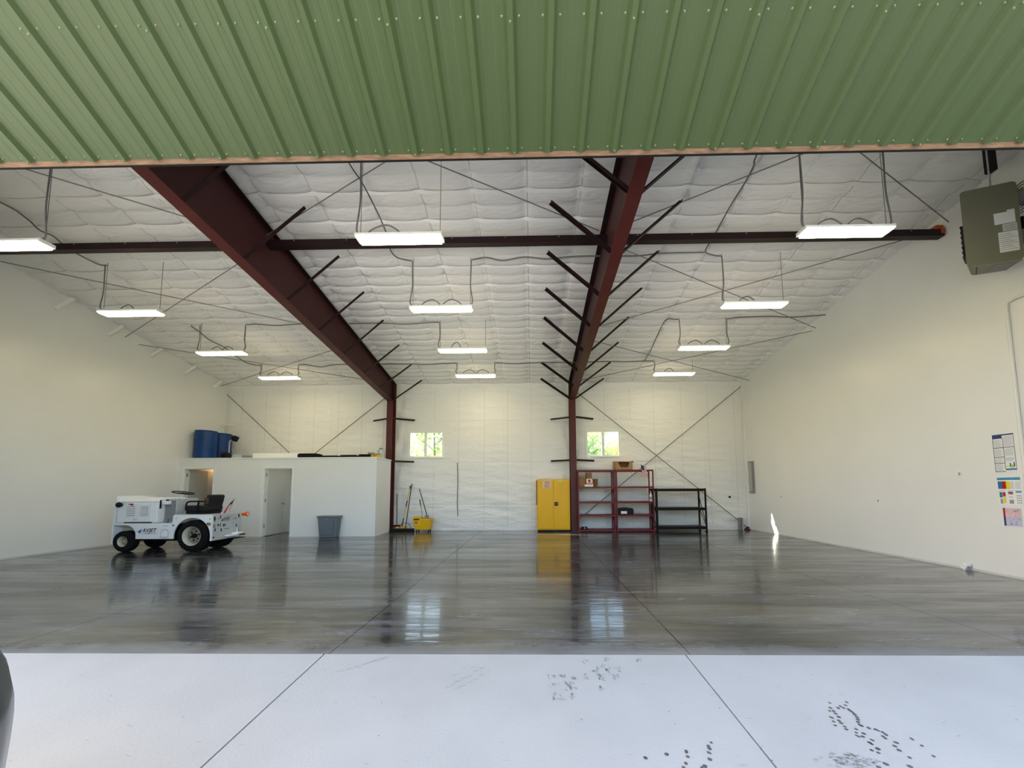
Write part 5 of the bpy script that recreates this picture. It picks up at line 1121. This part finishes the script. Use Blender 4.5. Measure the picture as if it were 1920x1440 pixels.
hi = MB(); hi.box(-7.183, -7.06, 8.78, 9.12, 0.30, 0.335); hi.box(-7.183, -7.02, 8.98, 9.14, 0.335, 0.375)
part('tow_hitch', hi, 'white_metal', tug, bevel=0.008); part('hitch_pin', MB().cyl((-7.06, 9.0, 0.28), (-7.06, 9.0, 0.47), 0.012, n=8), 'white_metal', tug); part('hitch_plate', MB().box(-7.20, -7.02, 8.90, 9.20, 0.235, 0.25), 'soot', tug); part('hitch_clevis', MB().torus((-7.03, 9.12, 0.32), (0, 0, 1), 0.05, 0.016, 18, 6), 'soot', tug)
mk = part('marker_arm', MB().tube([(-7.20, TF, 0.785), (-7.17, TF + 0.12, 0.79)], [0.030, 0.045], 14), 'orange', tug, label='orange marker lamp on the rear corner'); part('marker_lens', MB().torus((-7.16, TF + 0.155, 0.785), (1, 0, 0), 0.045, 0.016, 20, 6), 'orange', mk); part('marker_reflector', MB().cyl((-7.17, TF + 0.155, 0.785), (-7.15, TF + 0.155, 0.785), 0.042, n=18), 'paper', mk)
# flag stuck on the rear corner
fg = thing('striped_flag', 'small striped flag on a stick at the back of the tug', 'flag', (-7.23, 8.95, 0.83))
part('flag_stick', MB().tube([(-7.23, 8.90, 0.83), (-7.23, 9.10, 1.21)], 0.006, 6), 'tan_handle', fg)
mb = MB(); ns, nt = 12, 9
A_ = Vector((-7.232, 9.085, 1.18)); B1 = Vector((-7.232, 8.665, 0.845)); B2 = Vector((-7.232, 8.905, 0.845))
Pg = [[A_ + (B1 - A_) * (s / ns) * (1 - t_ / nt) + (B2 - A_) * (s / ns) * (t_ / nt) + Vector((0.010 * math.sin(t_ * 2.1 + s * 0.3) * s / ns, 0, 0)) for t_ in range(nt + 1)] for s in range(ns + 1)]
for s in range(ns):
    for t_ in range(nt):
        mb.cur = 2 if s < 5 else (0 if t_ % 2 == 0 else 1); mb.add([Pg[s][t_], Pg[s + 1][t_], Pg[s + 1][t_ + 1], Pg[s][t_ + 1]], [(0, 1, 2, 3)])
o = part('flag_cloth', mb, ['flag_red', 'flag_white', 'flag_blue'], fg); s_ = o.modifiers.new('thick', 'SOLIDIFY'); s_.thickness = 0.003

# ------------------------------------------------------------------ dark grey car at the left, nose towards the hangar
car = thing('car', 'dark grey car parked at the left edge of the apron', 'car', (-2.62, 0.70, apron_z(0.70)))
car.rotation_euler = (math.atan(0.07), 0, 0)
CW = 0.92
def outline(z, ins, nose, tail, n=7, rc=0.50):
    """plan outline at a height: half width CW-ins, nose/tail lengths; rounded corners"""
    w_ = CW - ins; out = []
    for (sx, yy, a0) in ((1, nose, 0), (-1, nose, 90), (-1, tail, 180), (1, tail, 270)):
        cx = sx * (w_ - rc); cy = yy - rc if yy > 0 else yy + rc
        for k in range(n + 1):
            a_ = math.radians(a0 + 90 * k / n); out.append((cx + rc * math.cos(a_), cy + rc * math.sin(a_), z))
    return out
def loft(levels, rc=0.50, close=True):
    mb = MB(); rows = [outline(z, i_, a_, b_, 7, rc) for (z, i_, a_, b_) in levels]; n = len(rows[0])
    vs_ = [p for r in rows for p in r]; fs = [(i * n + k, i * n + (k + 1) % n, (i + 1) * n + (k + 1) % n, (i + 1) * n + k) for i in range(len(rows) - 1) for k in range(n)]
    if close: fs += [tuple(range(n - 1, -1, -1)), tuple((len(rows) - 1) * n + k for k in range(n))]
    mb.add(vs_, fs); return mb
body = part('body', loft([(0.20, 0.08, 0.76, -3.35), (0.30, 0.03, 0.80, -3.42), (0.45, -0.008, 0.83, -3.48), (0.62, -0.018, 0.845, -3.50), (0.70, -0.019, 0.852, -3.50), (0.76, -0.015, 0.855, -3.50), (0.86, 0.0, 0.85, -3.48), (0.94, 0.022, 0.83, -3.44), (1.00, 0.055, 0.80, -3.40), (1.05, 0.10, 0.74, -3.34), (1.08, 0.17, 0.64, -3.26)]), 'car_paint', car, smooth=40, local=True)
cab = part('cabin', loft([(1.06, 0.14, -0.30, -3.10), (1.18, 0.19, -0.52, -2.95), (1.36, 0.27, -0.88, -2.70)], 0.30), 'car_glass', car, smooth=40, local=True)
part('roof_panel', loft([(1.36, 0.26, -0.86, -2.72), (1.42, 0.29, -0.98, -2.60), (1.455, 0.36, -1.15, -2.42)], 0.28), 'car_paint', cab, smooth=40, local=True)
for sx in (-1, 1):
    for (y0, z0_, y1, z1_) in ((-0.32, 1.0, -0.90, 1.38), (-1.55, 1.0, -1.60, 1.38), (-3.08, 1.0, -2.68, 1.38)):
        part('pillar', MB().bar((sx * (CW - 0.135), y0, z0_), (sx * (CW - 0.265), y1, z1_), 0.05, 0.07), 'car_paint', cab, local=True)
    part('headlamp', MB().obox((sx * 0.66, 0.69, 0.74), (0.34, 0.14, 0.11), Matrix.Rotation(-0.75 * sx, 3, 'Z')), 'lens', car, bevel=0.03, local=True)
    part('mirror', MB().obox((sx * 0.98, -0.45, 1.02), (0.16, 0.09, 0.11)), 'car_paint', car, bevel=0.03, local=True)
    part('sill', MB().box(sx * 0.90 - 0.02, sx * 0.90 + 0.02, -2.1, -0.42, 0.18, 0.28), 'black', car, local=True)
    for wy in (0.0, -2.65):
        part('wheel_arch', MB().lathe([(0.395, 0), (0.395, 0.012), (0.36, 0.014), (0.0, 0.010)], (sx * (CW - 0.010), wy, 0.335), (sx, 0, 0), 36), 'rubber', car, local=True)
        c_ = (sx * 0.82, wy, 0.335)
        wh = part('wheel', MB().lathe([(0.22, -0.10), (0.30, -0.11), (0.33, -0.08), (0.335, 0.06), (0.325, 0.10), (0.30, 0.115), (0.235, 0.11)], c_, (sx, 0, 0), 40, cap=False), 'tyre', car, smooth=30, local=True)
        part('rim', MB().lathe([(0.235, 0.11), (0.225, 0.06), (0.21, 0.03), (0.05, 0.07), (0.04, 0.115), (0.0, 0.118)], c_, (sx, 0, 0), 32, cap=False), 'soot', wh, smooth=40, local=True)
        for k in range(7):
            a_ = k * 2 * math.pi / 7; part('spoke', MB().bar((c_[0] + sx * 0.118, wy + 0.04 * math.cos(a_), 0.335 + 0.04 * math.sin(a_)), (c_[0] + sx * 0.105, wy + 0.225 * math.cos(a_), 0.335 + 0.225 * math.sin(a_)), 0.02, 0.045, up=(sx, 0, 0)), 'silver', wh, local=True)
part('grille', MB().box(-0.42, 0.42, 0.795, 0.82, 0.50, 0.66), 'soot', car, bevel=0.02, local=True)
part('lower_intake', MB().box(-0.60, 0.60, 0.755, 0.79, 0.28, 0.40), 'soot', car, bevel=0.02, local=True)
part('tail_lamp', MB().box(-0.80, -0.45, -3.51, -3.46, 0.78, 0.90), 'p_red', car, local=True); part('tail_lamp', MB().box(0.45, 0.80, -3.51, -3.46, 0.78, 0.90), 'p_red', car, local=True)

# ------------------------------------------------------------------ trees behind the hangar, seen through the windows
def tree(x, y, h, cr, matname, label, nleaf=2400, low=0.10, ls=0.42):
    t = thing('tree', label, 'tree', (x, y, -0.15), 'trees behind the hangar')
    part('trunk', MB().tube([(x, y, -0.2), (x + 0.1, y, h * 0.4), (x - 0.05, y, h * 0.92)], [0.16, 0.11, 0.03], 8), 'bark', t, smooth=True)
    br = MB()
    for k in range(9):
        a_ = random.uniform(0, 6.28); z_ = h * random.uniform(low + 0.05, 0.8); br.tube([(x, y, z_), (x + cr * 0.7 * math.cos(a_), y + cr * 0.7 * math.sin(a_), z_ + h * 0.12)], [0.05, 0.015], 5)
    part('branches', br, 'bark', t)
    mb = MB(); cl = [(random.gauss(0, cr * 0.45), random.gauss(0, cr * 0.45), h * random.uniform(low, 0.98)) for _ in range(34)]
    for k in range(nleaf):
        c_ = random.choice(cl); sc_ = 1.15 - 0.7 * max(0, c_[2] / h - 0.35)
        p = Vector((x + c_[0] * sc_ + random.gauss(0, 0.33), y + c_[1] * sc_ + random.gauss(0, 0.33), c_[2] + random.gauss(0, 0.28)))
        u_ = Vector((random.gauss(0, 1), random.gauss(0, 1), random.gauss(0, 1))).normalized(); v_ = u_.cross(Vector((random.gauss(0, 1), random.gauss(0, 1), random.gauss(0, 1)))).normalized(); s_ = ls * random.uniform(0.5, 1.1)
        mb.add([p - u_ * s_ * 0.5, p + v_ * s_ * 0.28, p + u_ * s_ * 0.5, p - v_ * s_ * 0.28], [(0, 1, 2, 3)])
    part('crown', mb, matname, t, kind='stuff')
tree(-8.6, 22.0, 4.6, 1.9, 'leaf_a', 'fresh green tree seen in the left pane of the left window')
tree(-6.4, 24.5, 6.2, 1.7, 'leaf_c', 'darker thin tree behind the centre bar of the left window', 900)
tree(-6.9, 29.0, 4.9, 2.4, 'leaf_b', 'yellow green tree seen in the right pane of the left window')
tree(-12.0, 30.0, 7.0, 3.0, 'leaf_a', 'wide green tree farther back beyond the left window')
tree(3.3, 22.0, 4.8, 1.7, 'leaf_a', 'bright green tree seen in the left pane of the right window')
tree(5.6, 23.0, 4.3, 1.5, 'leaf_b', 'golden yellow tree seen in the right pane of the right window')
tree(5.4, 33.0, 7.6, 1.6, 'leaf_c', 'tall thin dark tree against the sky in the right window', 700)
tree(7.9, 30.0, 5.2, 2.4, 'leaf_b', 'golden bushy tree farther back beyond the right window')
tree(1.2, 32.0, 6.4, 2.6, 'leaf_c', 'dark green tree far back between the two windows')
